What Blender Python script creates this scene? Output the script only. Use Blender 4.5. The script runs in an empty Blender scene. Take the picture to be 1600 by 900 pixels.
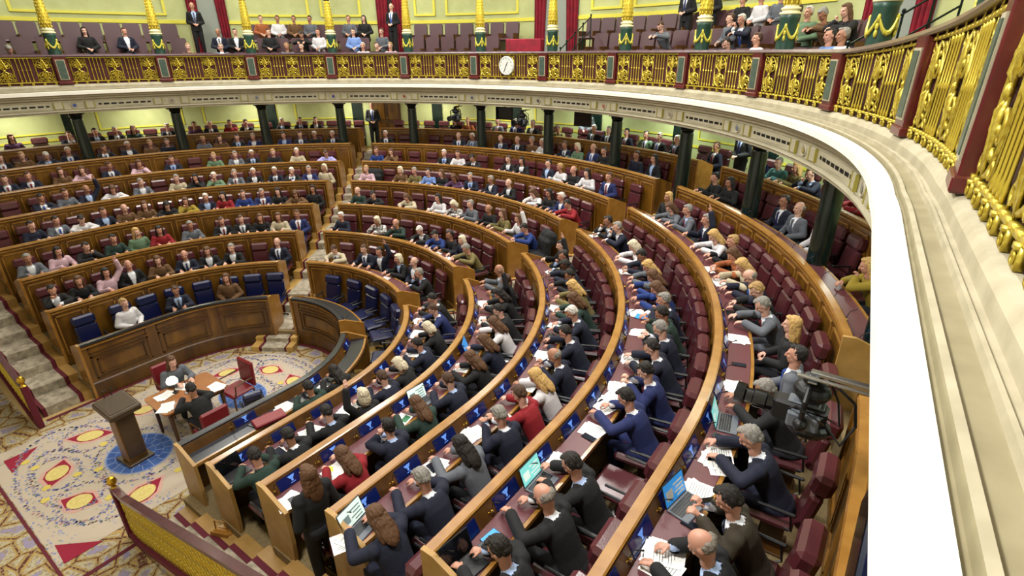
import bpy, math, random
from mathutils import Vector, Matrix, noise
rnd = random.Random(7)
PI = math.pi
C = bpy.context.scene.collection
V = Vector

# ------------------------------------------------------------------ materials
def lin(h):
    h = h.lstrip('#')
    c = [int(h[i:i+2], 16)/255 for i in (0, 2, 4)]
    return tuple((x/12.92 if x <= .04045 else ((x+.055)/1.055)**2.4) for x in c) + (1,)
MATS = {}
def mat(name, col, rough=.5, metal=0, spec=.5, emit=None, es=1, bump=0, bscale=60, col2=None, nscale=8, stretch=None, coat=0, sheen=0):
    if name in MATS: return MATS[name]
    m = bpy.data.materials.new(name); m.use_nodes = True
    nt = m.node_tree; b = nt.nodes['Principled BSDF']
    b.inputs['Base Color'].default_value = lin(col)
    b.inputs['Roughness'].default_value = rough
    b.inputs['Metallic'].default_value = metal
    b.inputs['Specular IOR Level'].default_value = spec
    if coat: b.inputs['Coat Weight'].default_value = coat; b.inputs['Coat Roughness'].default_value = .15
    if emit:
        b.inputs['Emission Color'].default_value = lin(emit); b.inputs['Emission Strength'].default_value = es
    if col2 or bump:
        tc = nt.nodes.new('ShaderNodeTexCoord'); mp = nt.nodes.new('ShaderNodeMapping')
        nt.links.new(tc.outputs['Object'], mp.inputs['Vector'])
        if stretch: mp.inputs['Scale'].default_value = stretch
    if col2:
        n = nt.nodes.new('ShaderNodeTexNoise'); n.inputs['Scale'].default_value = nscale; n.inputs['Detail'].default_value = 4
        r = nt.nodes.new('ShaderNodeValToRGB')
        r.color_ramp.elements[0].position = .35; r.color_ramp.elements[1].position = .68
        r.color_ramp.elements[0].color = lin(col); r.color_ramp.elements[1].color = lin(col2)
        nt.links.new(mp.outputs[0], n.inputs['Vector']); nt.links.new(n.outputs['Fac'], r.inputs[0]); nt.links.new(r.outputs[0], b.inputs['Base Color'])
    if bump:
        n2 = nt.nodes.new('ShaderNodeTexNoise'); n2.inputs['Scale'].default_value = bscale
        bp = nt.nodes.new('ShaderNodeBump'); bp.inputs['Strength'].default_value = bump; bp.inputs['Distance'].default_value = .01
        nt.links.new(mp.outputs[0], n2.inputs['Vector']); nt.links.new(n2.outputs['Fac'], bp.inputs['Height']); nt.links.new(bp.outputs[0], b.inputs['Normal'])
    MATS[name] = m
    return m
WOOD = mat('panel_wood', '#54350d', .35, col2='#7a5317', nscale=5, stretch=(1, 1, .25), coat=.2)
WOODD = mat('dark_panel_wood', '#40260b', .35, col2='#5a3a10', nscale=6, stretch=(1, 1, .25), coat=.2)
GOLDW = mat('golden_wood', '#8c6026', .27, col2='#9d7133', nscale=6, coat=.3)
PALEW = mat('pale_wood', '#b08a4e', .4, col2='#9c773c', nscale=4)
MAROON = mat('maroon_leather', '#4e2228', .28, bump=.15, bscale=90, coat=.25)
MAROON2 = mat('maroon_desk_leather', '#5d3035', .38, bump=.05)
GALSEAT = mat('gallery_leather', '#4f3439', .42, bump=.1)
BLUEL = mat('blue_leather', '#10173f', .28, bump=.15, bscale=90, coat=.3)
BLACKL = mat('black_leather', '#15171f', .3, bump=.05, coat=.3)
REDL = mat('red_leather', '#7d1f27', .4, bump=.1)
BLACK = mat('black_plastic', '#101114', .4)
BLACKG = mat('black_gloss', '#0b0c10', .15)
CHROME = mat('steel', '#b9bcc2', .25, 1)
GOLD = mat('gilding', '#a98f26', .36, .6, col2='#d2c050', nscale=30)
GOLDB = mat('bright_gilding', '#cdb640', .35, .6)
BRASS = mat('brass', '#c9a23a', .3, 1)
MARBLE = mat('green_marble', '#091512', .25, col2='#13261f', nscale=7, coat=.3)
GREENP = mat('green_paint_panel', '#33453b', .35, col2='#4a5a50', nscale=12)
RELIEF = mat('gilded_relief', '#6b5410', .35, .6, col2='#e6cb52', nscale=55, bump=1.0, bscale=70)  # dark and bright mottling paints sparkle into the gilding's colour
OXBLOOD = mat('oxblood_marble', '#4a1216', .3, col2='#5c191b', nscale=10, coat=.2)
HANDR = mat('handrail_wood', '#553339', .3, col2='#432529', nscale=8, coat=.3)
WHITE = mat('white_plaster', '#f3efe2', .6, col2='#ebe6d6', nscale=3)
PEDG = mat('pedestal_green', '#1c3a30', .35, col2='#28493d', nscale=6)
OXB2 = mat('dark_red_cloth', '#40100f', .8)
STONE = mat('cream_stone', '#aea58b', .6, col2='#9a9177', nscale=5, bump=.1, bscale=20)
STONE2 = mat('grey_stone', '#948b6c', .6, col2='#857c5e', nscale=6)
FASC = mat('fascia_plaster', '#b9b298', .6, col2='#aca58a', nscale=3)
OLIVEP = mat('olive_gilt_paint', '#9d9340', .5)
WALLG = mat('green_yellow_wall', '#b3b97d', .6, col2='#bcc289', nscale=3)
WALLL = mat('wall_moulding_paint', '#dcd34a', .5)
FLOORT = mat('tan_carpet', '#8d7a55', .9, col2='#7c6a47', nscale=30)
CARPS = mat('stair_carpet', '#b9ad97', .95, col2='#857c6a', nscale=9, bump=.2)
BURG = mat('burgundy_edge', '#5c0f22', .8)
AISLEW = mat('aisle_wood', '#c19d58', .4, col2='#ad8a4a', nscale=4)
PAPER = mat('paper', '#f2f2ee', .6)
INK = mat('ink', '#3a3a40', .6)
SCREEN = mat('desk_screen', '#0c1748', .15, emit='#10205e', es=.2)
EMBLEM = mat('screen_emblem', '#5c86d8', .2, emit='#6c97e8', es=.7)
CYAN = mat('cyan_screen', '#7fd8d6', .2, emit='#86e0de', es=.8)
WSCREEN = mat('white_screen', '#d9efe8', .2, emit='#d9efe8', es=.8)
BSCREEN = mat('blue_screen', '#2f86d0', .2, emit='#3a95e0', es=.7)
REDF = mat('red_velvet', '#8d1028', .85, col2='#6c0c1e', nscale=4)
GREYF = mat('grey_curtain', '#8d948b', .9)
SKINS = [mat('skin_light', '#bf8c76', .5), mat('skin_fair', '#cda08c', .5), mat('skin_tan', '#a27259', .5), mat('skin_dark', '#5e3a28', .5)]
EYE = mat('eye_dark', '#1d130f', .3)
LIP = mat('lips', '#9c5048', .5)
HAIRC = {'d': '#16110e', 'n': '#3f2a1b', 'g': '#75716b', 'w': '#b3aea6', 'y': '#93764a', 'b': '#6b645c', 'W': '#b9ad95', 'L': '#18120f', 'N': '#4f3520', 'B': '#ab8a54'}
HAIRM = {k: mat('hair_'+k, v, .55, bump=.6, bscale=120, col2=('#%02x%02x%02x' % tuple(min(255, int(int(v[i:i+2], 16)*1.35)) for i in (1, 3, 5))), nscale=40, stretch=(3, 3, .6)) for k, v in HAIRC.items()}
HAIRN = {'d': 'short dark hair', 'n': 'short brown hair', 'g': 'short grey hair', 'w': 'short white hair', 'y': 'short fair hair', 'b': 'bald head', 'W': 'bobbed pale hair', 'L': 'long dark hair', 'N': 'long brown hair', 'B': 'long blonde hair'}
CLC = dict(navy='#11162b', black='#0d0e11', char='#2a2c31', grey='#5c6068', white='#cfccce', blue='#16306e', lblue='#6f8cc4', red='#84101b', green='#5d775b', dgreen='#1c322a', brown='#5f4326', tan='#9c7a4d', pink='#c4a3ad', purple='#4b2c4d', olive='#6d6238', yellow='#8f7a22', orange='#94522a', teal='#4d7f80', beige='#b3a78c', lilac='#a8a3dc', patterned='#a9a49c')
CLN = dict(navy='navy', black='black', char='charcoal', grey='grey', white='white', blue='blue', lblue='pale-blue', red='red', green='pale-green', dgreen='dark-green', brown='brown', tan='tan', pink='pink', purple='purple', olive='olive', yellow='mustard', orange='orange', teal='teal', beige='beige', lilac='lilac', patterned='patterned')
CLM = {k: mat('cloth_'+k, v, .85, bump=.25, bscale=35) for k, v in CLC.items()}
MATS.pop('cloth_patterned'); CLM['brown2'] = mat('cloth_suit_brown', '#352d20', .85, bump=.25, bscale=35); CLM['navy2'] = mat('cloth_suit_blue', '#1a2556', .85, bump=.25, bscale=35); CLM['patterned'] = mat('cloth_patterned', '#17171a', .85, col2='#e0dcd6', nscale=16)
SHIRT = mat('white_shirt', '#e6e9f0', .8)
SHIRTB = mat('blue_shirt', '#a9bfe6', .8)
TIES = [mat('tie_navy', '#1a2454', .6), mat('tie_red', '#7c1420', .6), mat('tie_blue', '#2b4fa8', .6), mat('tie_grey', '#4a4f5c', .6)]
TROUS = mat('dark_trousers', '#15171e', .85)

# ------------------------------------------------------------------ mesh builder
class MB:
    def __init__(s): s.v = []; s.f = []; s.m = []
    def add(s, vs, fs, mi=0, T=None):
        o = len(s.v)
        s.v += [(T @ V(p))[:] if T else tuple(p) for p in vs]
        s.f += [tuple(i+o for i in f) for f in fs]
        s.m += [mi]*len(fs) if isinstance(mi, int) else list(mi)
        return s
    def box(s, x0, x1, y0, y1, z0, z1, mi=0, T=None):
        vs = [(x, y, z) for x in (x0, x1) for y in (y0, y1) for z in (z0, z1)]
        return s.add(vs, [(0, 1, 3, 2), (4, 6, 7, 5), (0, 4, 5, 1), (2, 3, 7, 6), (0, 2, 6, 4), (1, 5, 7, 3)], mi, T)
    def bbox(s, x0, x1, y0, y1, z0, z1, b=.01, mi=0, T=None):      # chamfered box
        cx, cy, cz = (x0+x1)/2, (y0+y1)/2, (z0+z1)/2
        hx, hy, hz = (x1-x0)/2, (y1-y0)/2, (z1-z0)/2
        b = min(b, hx*.9, hy*.9, hz*.9)
        vs = []; idx = {}
        for sx in (-1, 1):
            for sy in (-1, 1):
                for sz in (-1, 1):
                    for k in range(3):
                        p = [hx-b, hy-b, hz-b]; p[k] += b
                        idx[(sx, sy, sz, k)] = len(vs); vs.append((cx+sx*p[0], cy+sy*p[1], cz+sz*p[2]))
        I = idx; fs = []
        def quad(a, b_, c, d, out):
            n = (V(vs[b_])-V(vs[a])).cross(V(vs[c])-V(vs[a]))
            fs.append((a, b_, c, d) if n.dot(V(out)) > 0 else (d, c, b_, a))
        for sg in (-1, 1):
            quad(I[sg,-1,-1,0], I[sg,1,-1,0], I[sg,1,1,0], I[sg,-1,1,0], (sg, 0, 0))
            quad(I[-1,sg,-1,1], I[1,sg,-1,1], I[1,sg,1,1], I[-1,sg,1,1], (0, sg, 0))
            quad(I[-1,-1,sg,2], I[1,-1,sg,2], I[1,1,sg,2], I[-1,1,sg,2], (0, 0, sg))
        for a in (-1, 1):
            for c in (-1, 1):
                quad(I[a,c,-1,0], I[a,c,1,0], I[a,c,1,1], I[a,c,-1,1], (a, c, 0))
                quad(I[a,-1,c,0], I[a,1,c,0], I[a,1,c,2], I[a,-1,c,2], (a, 0, c))
                quad(I[-1,a,c,1], I[1,a,c,1], I[1,a,c,2], I[-1,a,c,2], (0, a, c))
        for sx in (-1, 1):
            for sy in (-1, 1):
                for sz in (-1, 1):
                    t = (I[sx,sy,sz,0], I[sx,sy,sz,1], I[sx,sy,sz,2])
                    n = (V(vs[t[1]])-V(vs[t[0]])).cross(V(vs[t[2]])-V(vs[t[0]]))
                    fs.append(t if n.dot(V((sx, sy, sz))) > 0 else t[::-1])
        return s.add(vs, fs, mi, T)
    def rings(s, rs, mi=0, T=None, caps=True, closed=False):     # rs: list of equal-length vertex loops
        n = len(rs[0]); vs = [p for r in rs for p in r]; fs = []
        k = len(rs)
        for i in range(k if closed else k-1):
            a, b = i*n, ((i+1) % k)*n
            for j in range(n):
                j2 = (j+1) % n
                fs.append((a+j, a+j2, b+j2, b+j))
        if caps and not closed:
            fs.append(tuple(range(n))[::-1]); fs.append(tuple((k-1)*n+j for j in range(n)))
        return s.add(vs, fs, mi, T)
    def lathe(s, prof, n=16, mi=0, T=None, c=(0, 0)):
        return s.rings([[(c[0]+r*math.cos(2*PI*j/n), c[1]+r*math.sin(2*PI*j/n), z) for j in range(n)] for r, z in prof], mi, T)
    def tube(s, pts, r, n=6, mi=0, T=None, closed=False, flat=1):
        pts = [V(p) for p in pts]; rs = []; k = len(pts)
        rad = r if isinstance(r, (list, tuple)) else [r]*k
        up = None
        for i, p in enumerate(pts):
            a = pts[i-1] if (i > 0 or closed) else p; b = pts[(i+1) % k] if (i < k-1 or closed) else p
            t = (b-a).normalized() if (b-a).length > 1e-9 else V((0, 0, 1))
            if up is None: up = V((0, 0, 1)) if abs(t.z) < .9 else V((1, 0, 0))
            u = t.cross(up)
            if u.length < 1e-5: u = t.cross(V((0, 1, 0)))
            u.normalize(); w = u.cross(t).normalized(); up = w
            rs.append([p+(u*math.cos(2*PI*j/n)*flat+w*math.sin(2*PI*j/n))*rad[i] for j in range(n)])
        return s.rings(rs, mi, T, closed=closed)
    def ell(s, c, r, n=14, m=9, mi=0, T=None):
        if not isinstance(r, (tuple, list)): r = (r, r, r)
        rs = [[(c[0]+r[0]*math.sin(PI*i/m)*math.cos(2*PI*j/n), c[1]+r[1]*math.sin(PI*i/m)*math.sin(2*PI*j/n), c[2]-r[2]*math.cos(PI*i/m)) for j in range(n)] for i in range(1, m)]
        o = len(s.v)
        s.rings(rs, mi, T, caps=False)
        L = len(rs)*n
        s.add([(c[0], c[1], c[2]-r[2]), (c[0], c[1], c[2]+r[2])], [], mi, T)
        e = len(s.v)
        for j in range(n):
            s.f.append((o+(j+1) % n, o+j, e-2)); s.m.append(mi)
            s.f.append((o+L-n+j, o+L-n+(j+1) % n, e-1)); s.m.append(mi)
        return s
    def limb(s, pts, rad, n=12, mi=0, T=None):
        for i in range(len(pts)-1):
            s.tube([pts[i], pts[i+1]], [rad[i], rad[i+1]], n, mi, T)
        for p, r in zip(pts, rad): s.ell(p, r, n, 8, mi, T)
        return s
    def mapv(s, fn): s.v = [fn(p) for p in s.v]; return s
    def mesh(s, name, mats, smooth=False):
        me = bpy.data.meshes.new(name); me.from_pydata([tuple(p) for p in s.v], [], s.f)
        for m in (mats if isinstance(mats, (list, tuple)) else [mats]): me.materials.append(m)
        me.polygons.foreach_set('material_index', s.m)
        if smooth: me.polygons.foreach_set('use_smooth', [True]*len(me.polygons))
        me.update(); return me
    def build(s, name, mats, parent=None, smooth=False, loc=None):
        return link(name, s.mesh(name, mats, smooth), parent, loc)

def link(name, me, parent=None, M=None):
    o = bpy.data.objects.new(name, me); C.objects.link(o)
    if parent is not None: o.parent = parent
    if M is not None:
        if isinstance(M, Matrix): o.matrix_local = M
        else: o.location = M
    return o
def empty(name, M=None):
    o = bpy.data.objects.new(name, None); C.objects.link(o); o.empty_display_size = .1
    if M is not None: o.matrix_local = M
    return o
def tag(o, label, cat, group=None, kind=None):
    o['label'] = label
    if cat: o['category'] = cat
    if group: o['group'] = group
    if kind: o['kind'] = kind
    return o
def struct(o): o['kind'] = 'structure'; return o

# ------------------------------------------------------------------ the horseshoe plan (s = ten times the angle, metres on the straights)
HP = 5*PI
def flare(s): return .065*max(0, s-15.1)
def pt(s, r, z=0, gal=False):
    if gal: r = r+flare(s)
    if abs(s) <= HP: return V((r*math.sin(s/10), r*math.cos(s/10), z))
    return V((math.copysign(r, s), HP-abs(s), z))
def hk(s): return 1+.55*max(0, min(1, (s-10.9)/5.5))**1.1 if s > 10.9 else 1.0      # the balustrade grows taller towards the straight end
def ang(s): return max(-PI/2, min(PI/2, s/10))
def TM(s, r, z=0, gal=False, rz=0):
    return Matrix.Translation(pt(s, r, z, gal)) @ Matrix.Rotation(-ang(s)+rz, 4, 'Z')
def steps(s0, s1, ds):
    n = max(1, int(math.ceil((s1-s0)/ds))); out = [s0+(s1-s0)*i/n for i in range(n+1)]
    for k in (-HP, HP):
        if s0 < k < s1: out.append(k)
    return sorted(set(out))
def sweep(mb, prof, s0, s1, ds=.5, mi=0, gal=False, caps=True):
    # closed profile [(r,z)...] carried along the horseshoe; mi may give one material per profile edge
    ss = steps(s0, s1, ds); n = len(prof)
    vs = [pt(s, r, z, gal) for s in ss for r, z in prof]; fs = []; ms = []
    for i in range(len(ss)-1):
        for j in range(n):
            j2 = (j+1) % n
            fs.append((i*n+j, i*n+j2, (i+1)*n+j2, (i+1)*n+j)); ms.append(mi if isinstance(mi, int) else mi[j])
    if caps:
        fs.append(tuple(range(n))[::-1]); fs.append(tuple((len(ss)-1)*n+j for j in range(n)))
        ms += [mi if isinstance(mi, int) else mi[0]]*2
    return mb.add(vs, fs, ms)
def arcm(s, r): return math.copysign(min(abs(s), HP)*r/10+max(0, abs(s)-HP), s)
def arci(t, r):
    L = HP*r/10
    return math.copysign(abs(t)/r*10 if abs(t) < L else HP+abs(t)-L, t)
def R(r0, r1, z0, z1): return [(r0, z0), (r1, z0), (r1, z1), (r0, z1)]
ORD = 'first second third fourth fifth sixth seventh eighth ninth tenth eleventh twelfth thirteenth fourteenth fifteenth sixteenth seventeenth eighteenth nineteenth twentieth'.split()
def ordn(i):
    if i < 20: return ORD[i]
    if i == 29: return 'thirtieth'
    if i == 39: return 'fortieth'
    if i == 49: return 'fiftieth'
    return {2: 'twenty', 3: 'thirty', 4: 'forty', 5: 'fifty'}[(i+1)//10]+'-'+ORD[(i+1) % 10-1]
# ------------------------------------------------------------------ the setting
ROWS = 'FEDCBAZY'
RR = dict(F=2.26, E=3.525, D=4.804, C=6.108, B=7.393, A=8.672, Z=9.95, Y=11.15)
TOP = dict(F=1.196, E=1.579, D=1.956, C=2.35, B=2.727, A=3.082, Z=3.45, Y=3.80)
FL = {k: v-.90 for k, v in TOP.items()}
ROWN = {k: ORD[i]+' row' for i, k in enumerate(ROWS)}
SL, SR = -17.25, 17.6            # where the blocks end beside the stairs
WALLR, GALR = 12.85, 13.45
def block(row, b):
    r = RR[row]; w = .42/(r+.2)
    w2 = .40/(r+.2)
    if row == 'Z' and b == 'R': return ((.58+w2)*10, 13.4)
    if row == 'F': return {'L': (SL, -6.3), 'M': (-3.8, 4.7), 'R': (7.3, SR-.1)}[b]
    return {'L': (SL, -(.58+w)*10), 'M': (-(.58-w)*10, (.57-w2)*10), 'R': ((.58+w2)*10, SR)}[b]
BN = dict(L='far block', M='middle block', R='near block')

mb = MB(); mb.box(-14, 14, -8, 14, -.2, 0, 0)
struct(mb.build('floor', [mat('hall_floor', '#c2a56c', .7)]))
for i, k in enumerate(ROWS):
    mb = MB(); r0 = RR[k]-.02; r1 = RR[ROWS[i+1]]-.02 if i < 7 else WALLR
    z0 = 0 if i == 0 else FL[ROWS[i-1]]
    if k == 'A': r1 = 10.4
    if k == 'Z': sweep(mb, R(r0+.03, r1, -.02, FL[k]), SL-.06, 13.4, .5); sweep(mb, R(10.02, r1, -.02, FL[k]), 13.4, SR+.06, .5)
    else: sweep(mb, R(r0+.03, r1, -.02, FL[k]), SL-.06, SR+.06, .5)
    struct(mb.build('floor', [FLOORT]))

# aisle steps, carpeted, with pale wood edging
def aisle(sc, sgn):
    mb = MB()
    for i, k in enumerate(ROWS):
        z0 = 0 if i == 0 else FL[ROWS[i-1]]
        r = RR[k]; n = 3 if i == 0 else 2
        dz = (FL[k]-z0)/n
        for j in range(n):
            rr = r-.30+.26*j if i else r-.45+.27*j
            hw = .27
            T = TM(sc, 0, 0)
            top = z0+dz*(j+1)
            back = r+.22
            mb.bbox(-hw, hw, rr, back, z0-.01, top+.012, .008, 0, T)
            mb.box(-hw-.05, -hw, rr-.01, back, z0-.01, top+.02, 2, T); mb.box(hw, hw+.05, rr-.01, back, z0-.01, top+.02, 2, T)
            mb.box(-hw-.23, -hw-.05, rr-.02, back, z0-.01, top+.03, 1, T); mb.box(hw+.05, hw+.20, rr-.02, back, z0-.01, top+.03, 1, T)
        if i:
            pass
        r2 = RR[ROWS[i+1]]-.3 if i < 7 else WALLR-.1
        mb.box(-.5, .5, r+.2, r2, FL[k]-.01, FL[k]+.008, 1, TM(sc, 0, 0)); mb.box(-.27, .27, r+.2, r2, FL[k], FL[k]+.014, 0, TM(sc, 0, 0))
    o = mb.build('aisle_steps', [CARPS, AISLEW, BURG]); o['kind'] = 'structure'
    return o
aisle(-5.85, 1); aisle(5.8, 1)

# side stairs beside the block ends, climbing away from the floor
def sidestair(sg, y0, y1):
    mb = MB()
    x = 2.32; z = 0
    tot = FL['Y']; n = 16; run = (11.6-2.4)/n
    for j in range(n):
        z1 = tot*(j+1)/n
        x0 = sg*(2.35+run*j); x1 = sg*12.6
        a, b = min(x0, x1), max(x0, x1)
        mb.box(a, b, y0+.09, y1-.07, z1-tot/n-.02, z1, 0)
        mb.box(a-.004, b+.004, y1-.07, y1, z1-tot/n-.02, z1+.006, 1); mb.box(a-.004, b+.004, y0+.03, y0+.09, z1-tot/n-.02, z1+.006, 1)
        mb.box(a-.02, b+.02, y1, y1+.17, z1-tot/n-.02, z1+.012, 2)
    o = mb.build('side_stairs', [CARPS, BURG, PALEW]); o['kind'] = 'structure'
sidestair(-1, -2.42, -1.74); sidestair(1, -2.5, -2.08)

# ------------------------------------------------------------------ curved desks
def desk(row, b, r=None, ends=None):
    i = ROWS.index(row); s0, s1 = ends or block(row, b); r = r or RR[row]; top = TOP[row]
    zf = 0 if i == 0 else FL[ROWS[i-1]]
    fl = FL[row]; first = row == 'F'
    lab = f'curved wooden desk bench of the {ROWN[row]}, {BN[b]}' + (', with black leather top' if first else '')
    if ends: lab = 'short curved wooden desk bench beneath the balcony at the lower right'
    root = tag(empty('bench_desk', TM(0, 0, 0)), lab, 'desk', 'curved desk benches of the chamber')
    # front wall with framed panels
    mb = MB(); sweep(mb, R(r-.02, r+.03, zf, top-.02), s0, s1, .4, 0)
    L0, L1 = arcm(s0, r), arcm(s1, r); n = max(1, round((L1-L0)/(1.35 if first else .60)))
    def bars(sa, sb, za, zb, w=.022, d=.018, m=1):
        dsw = lambda s, t: arci(arcm(s, r)+t, r)
        for p in ((sa, sb, za, za+w), (sa, sb, zb-w, zb)): sweep(mb, R(r-.02-d, r-.015, p[2], p[3]), p[0], p[1], .5, m)
        sweep(mb, R(r-.02-d, r-.015, za, zb), sa, dsw(sa, w), 1, m); sweep(mb, R(r-.02-d, r-.015, za, zb), dsw(sb, -w), sb, 1, m)
    zlow = zf+(.32 if first else .12)
    for j in range(n):
        a = arci(L0+(L1-L0)*(j+.08)/n, r); c = arci(L0+(L1-L0)*(j+.92)/n, r)
        if first:
            bars(a, c, zlow+.08, top-.30, .03, .022, 2)
            g = arci(arcm(a, r)+.09, r); h = arci(arcm(c, r)-.09, r)
            bars(g, h, zlow+.16, top-.38, .022, .03, 2); bars(a, c, top-.25, top-.12, .02, .02, 2)
        else:
            m_ = arci((arcm(a, r)+arcm(c, r))/2-.09, r); m2 = arci((arcm(a, r)+arcm(c, r))/2+.02, r)
            bars(a, c, zlow+.10, top-.16)
    if first: sweep(mb, [(r-.05, zf), (r-.02, zf), (r-.02, zf+.34), (r-.04, zf+.32)], s0, s1, .4, 2)
    sweep(mb, R(r-.045, r-.02, top-.10, top-.075), s0, s1, .4, 1)
    sweep(mb, R(r-.035, r-.02, zf, zf+.10), s0, s1, .4, 0)
    mb.build('front_panel', [WOOD, GOLDW, WOODD], root)
    mb = MB(); sweep(mb, [(r-.055, top-.035), (r-.03, top-.055), (r+.05, top-.045), (r+.055, top-.01), (r+.04, top), (r-.045, top)], s0, s1, .3)
    ro = mb.build('top_rail', [BLACKL if first else GOLDW], root)
    if first: ro['label'] = 'black leather padded rail'
    # slanted screen board and writing surface
    zd = top-.16
    mb = MB(); sweep(mb, [(r+.03, top-.04), (r+.06, top-.03), (r+.135, zd-.01), (r+.10, zd-.03), (r+.03, zd-.03)], s0, s1, .3, 0)
    mb.build('slanted_board', [WOODD], root)
    mb = MB(); sweep(mb, R(r+.03, r+.425, zd-.05, zd-.012), s0, s1, .3, 1); sweep(mb, R(r+.135, r+.385, zd-.012, zd), s0, s1, .3, 0)
    sweep(mb, [(r+.385, zd-.012), (r+.425, zd-.012), (r+.43, zd-.03), (r+.425, zd+.002), (r+.39, zd+.004)], s0, s1, .3, 1)
    o = mb.build('writing_surface', [BLACKL if first else MAROON2, GOLDW], root)
    # end cheeks
    for s, e in ((s0, -1), (s1, 1)):
        mb = MB(); T = TM(s, 0, 0)
        x0, x1 = (-.045, 0) if e < 0 else (0, .045)
        prof = [(r-.05, zf if first else fl-.3), (r+.43, fl), (r+.46, fl+.3), (r+.45, zd+.01), (r+.3, top-.09), (r+.07, top+.004), (r-.055, top+.004)]
        mb.rings([[(x, y, z) for y, z in prof] for x in (x0, x1)], 0, T)
        mb.build('end_cheek', [PALEW if b == 'R' and e > 0 else WOOD if row == 'Z' else GOLDW], root)
    # screens sunk in the slanted board
    if b != 'L':
        n = int((L1-L0)/.56); nrm = V((0, .10, .075)).normalized()
        for j in range(n):
            s = arci(L0+(L1-L0)*(j+.5)/n, r)
            if s < 3 or (b == 'R' and row == 'Z' and s > 15): continue
            if first and j % 2: continue
            a = V((0, r+.062, top-.028)); c = V((0, r+.132, zd-.004)); d = c-a; off = V((0, .12, .065)).normalized()*.006
            w = .17
            mb = MB()
            P = lambda x, t, h=1: (a+d*t+off*h)+V((x, 0, 0))
            mb.add([P(-w, .08), P(w, .08), P(w, .94), P(-w, .94), P(-w, .08, -1), P(w, .08, -1), P(w, .94, -1), P(-w, .94, -1)], [(0, 1, 2, 3), (4, 7, 6, 5), (0, 4, 5, 1), (1, 5, 6, 2), (2, 6, 7, 3), (3, 7, 4, 0)], 0)
            Q = lambda x, t: P(x, t, 1.3)
            mb.add([Q(-.045, .22), Q(.045, .22), Q(.02, .45), Q(-.02, .45)], [(0, 1, 2, 3)], 1)
            mb.add([Q(-.012, .42), Q(.012, .42), Q(.012, .66), Q(-.012, .66)], [(0, 1, 2, 3)], 1)
            mb.add([Q(-.03, .74), Q(.03, .74), Q(.03, .79), Q(-.03, .79)], [(0, 1, 2, 3)], 1)
            mb.build('desk_screen', [SCREEN, EMBLEM], root, loc=TM(s, 0, 0))
            # brass inlet with a gooseneck microphone beside every screen
            mb = MB(); x = w+.055
            mb.box(x-.018, x+.018, r+.07, r+.125, zd+.005, zd+.05, 0); mb.ell((x, r+.11, zd+.055), .013, 8, 5, 1); mb.ell((x+.03, r+.10, zd+.05), .009, 8, 5, 1)
            mb.tube([(x, r+.1, zd+.04), (x, r+.13, zd+.16), (x, r+.2, zd+.2)], [.004, .004, .008], 5, 2)
            mb.build('microphone', [WOODD, BRASS, BLACK], root, loc=TM(s, 0, 0))
    return root
for row in ROWS:
    for b in 'LMR': desk(row, b)
desk('Z', 'R', 9.99, (14.6, SR))

# ------------------------------------------------------------------ walls, soffit and balcony front
mb = MB(); sweep(mb, R(WALLR, WALLR+.15, FL['Y']-.3, 4.95), -20, 20, .6, 0)
sweep(mb, R(WALLR-.02, WALLR, 3.72, 3.79), -17.6, 19, .6, 1)
for j in range(-7, 8):                       # raised panels between the green pilasters
    c = -.37+2.451*j
    if -6.8 < c < -5.2: continue
    for s0, s1, z0, z1 in ((c-.98+.37, c+.98+.37, 3.95, 4.62),):
        w = .04
        sweep(mb, R(WALLR-.03, WALLR, z0, z0+w), s0, s1, .5, 1); sweep(mb, R(WALLR-.03, WALLR, z1-w, z1), s0, s1, .5, 1)
        sweep(mb, R(WALLR-.03, WALLR, z0, z1), s0, s0+.04, .5, 1); sweep(mb, R(WALLR-.03, WALLR, z0, z1), s1-.04, s1, .5, 1)
struct(mb.build('wall_back', [WALLG, WALLL]))
for s in (-13.8, -9.0, -6.5, -4.05, -1.55, .95, 3.4, 5.9, 8.3, 10.8):
    mb = MB(); mb.bbox(-.2, .2, WALLR-.07, WALLR, 2.9, 4.85, .01, 0); mb.bbox(-.24, .24, WALLR-.1, WALLR, 4.74, 4.85, .01, 0)
    tag(mb.build('wall_pilaster', [MARBLE], loc=TM(s, 0, 0)), 'flat dark green marble pilaster on the wall under the gallery', 'pilaster', 'wall pilasters under the gallery')
mb = MB(); sweep(mb, R(9.97, WALLR+.1, 4.86, 4.95), -20, 20, .6, gal=True)
struct(mb.build('ceiling', [WHITE]))
mb = MB(); sweep(mb, R(WALLR, WALLR+.1, FL['Y']-.05, 4.9), -20, 20, 1)
# door in the wall beside the aisle
mb = MB(); root = tag(empty('wall_door', TM(-5.62, 0, 0)), 'dark brown wooden door in the wall behind the usher', 'door')
mb.box(-.55, .55, WALLR-.06, WALLR, FL['Y'], 4.75, 0)
for x in (-.5, .04):
    for z in (FL['Y']+.15, FL['Y']+1.0): mb.box(x+.04, x+.42, WALLR-.08, WALLR-.06, z, z+.7, 1)
mb.build('door_leaf', [WOODD, WOOD], root)
mb = MB(); mb.ell((.02, WALLR-.1, 3.95), .03, 8, 6); mb.build('door_knob', [BRASS], root)

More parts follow.
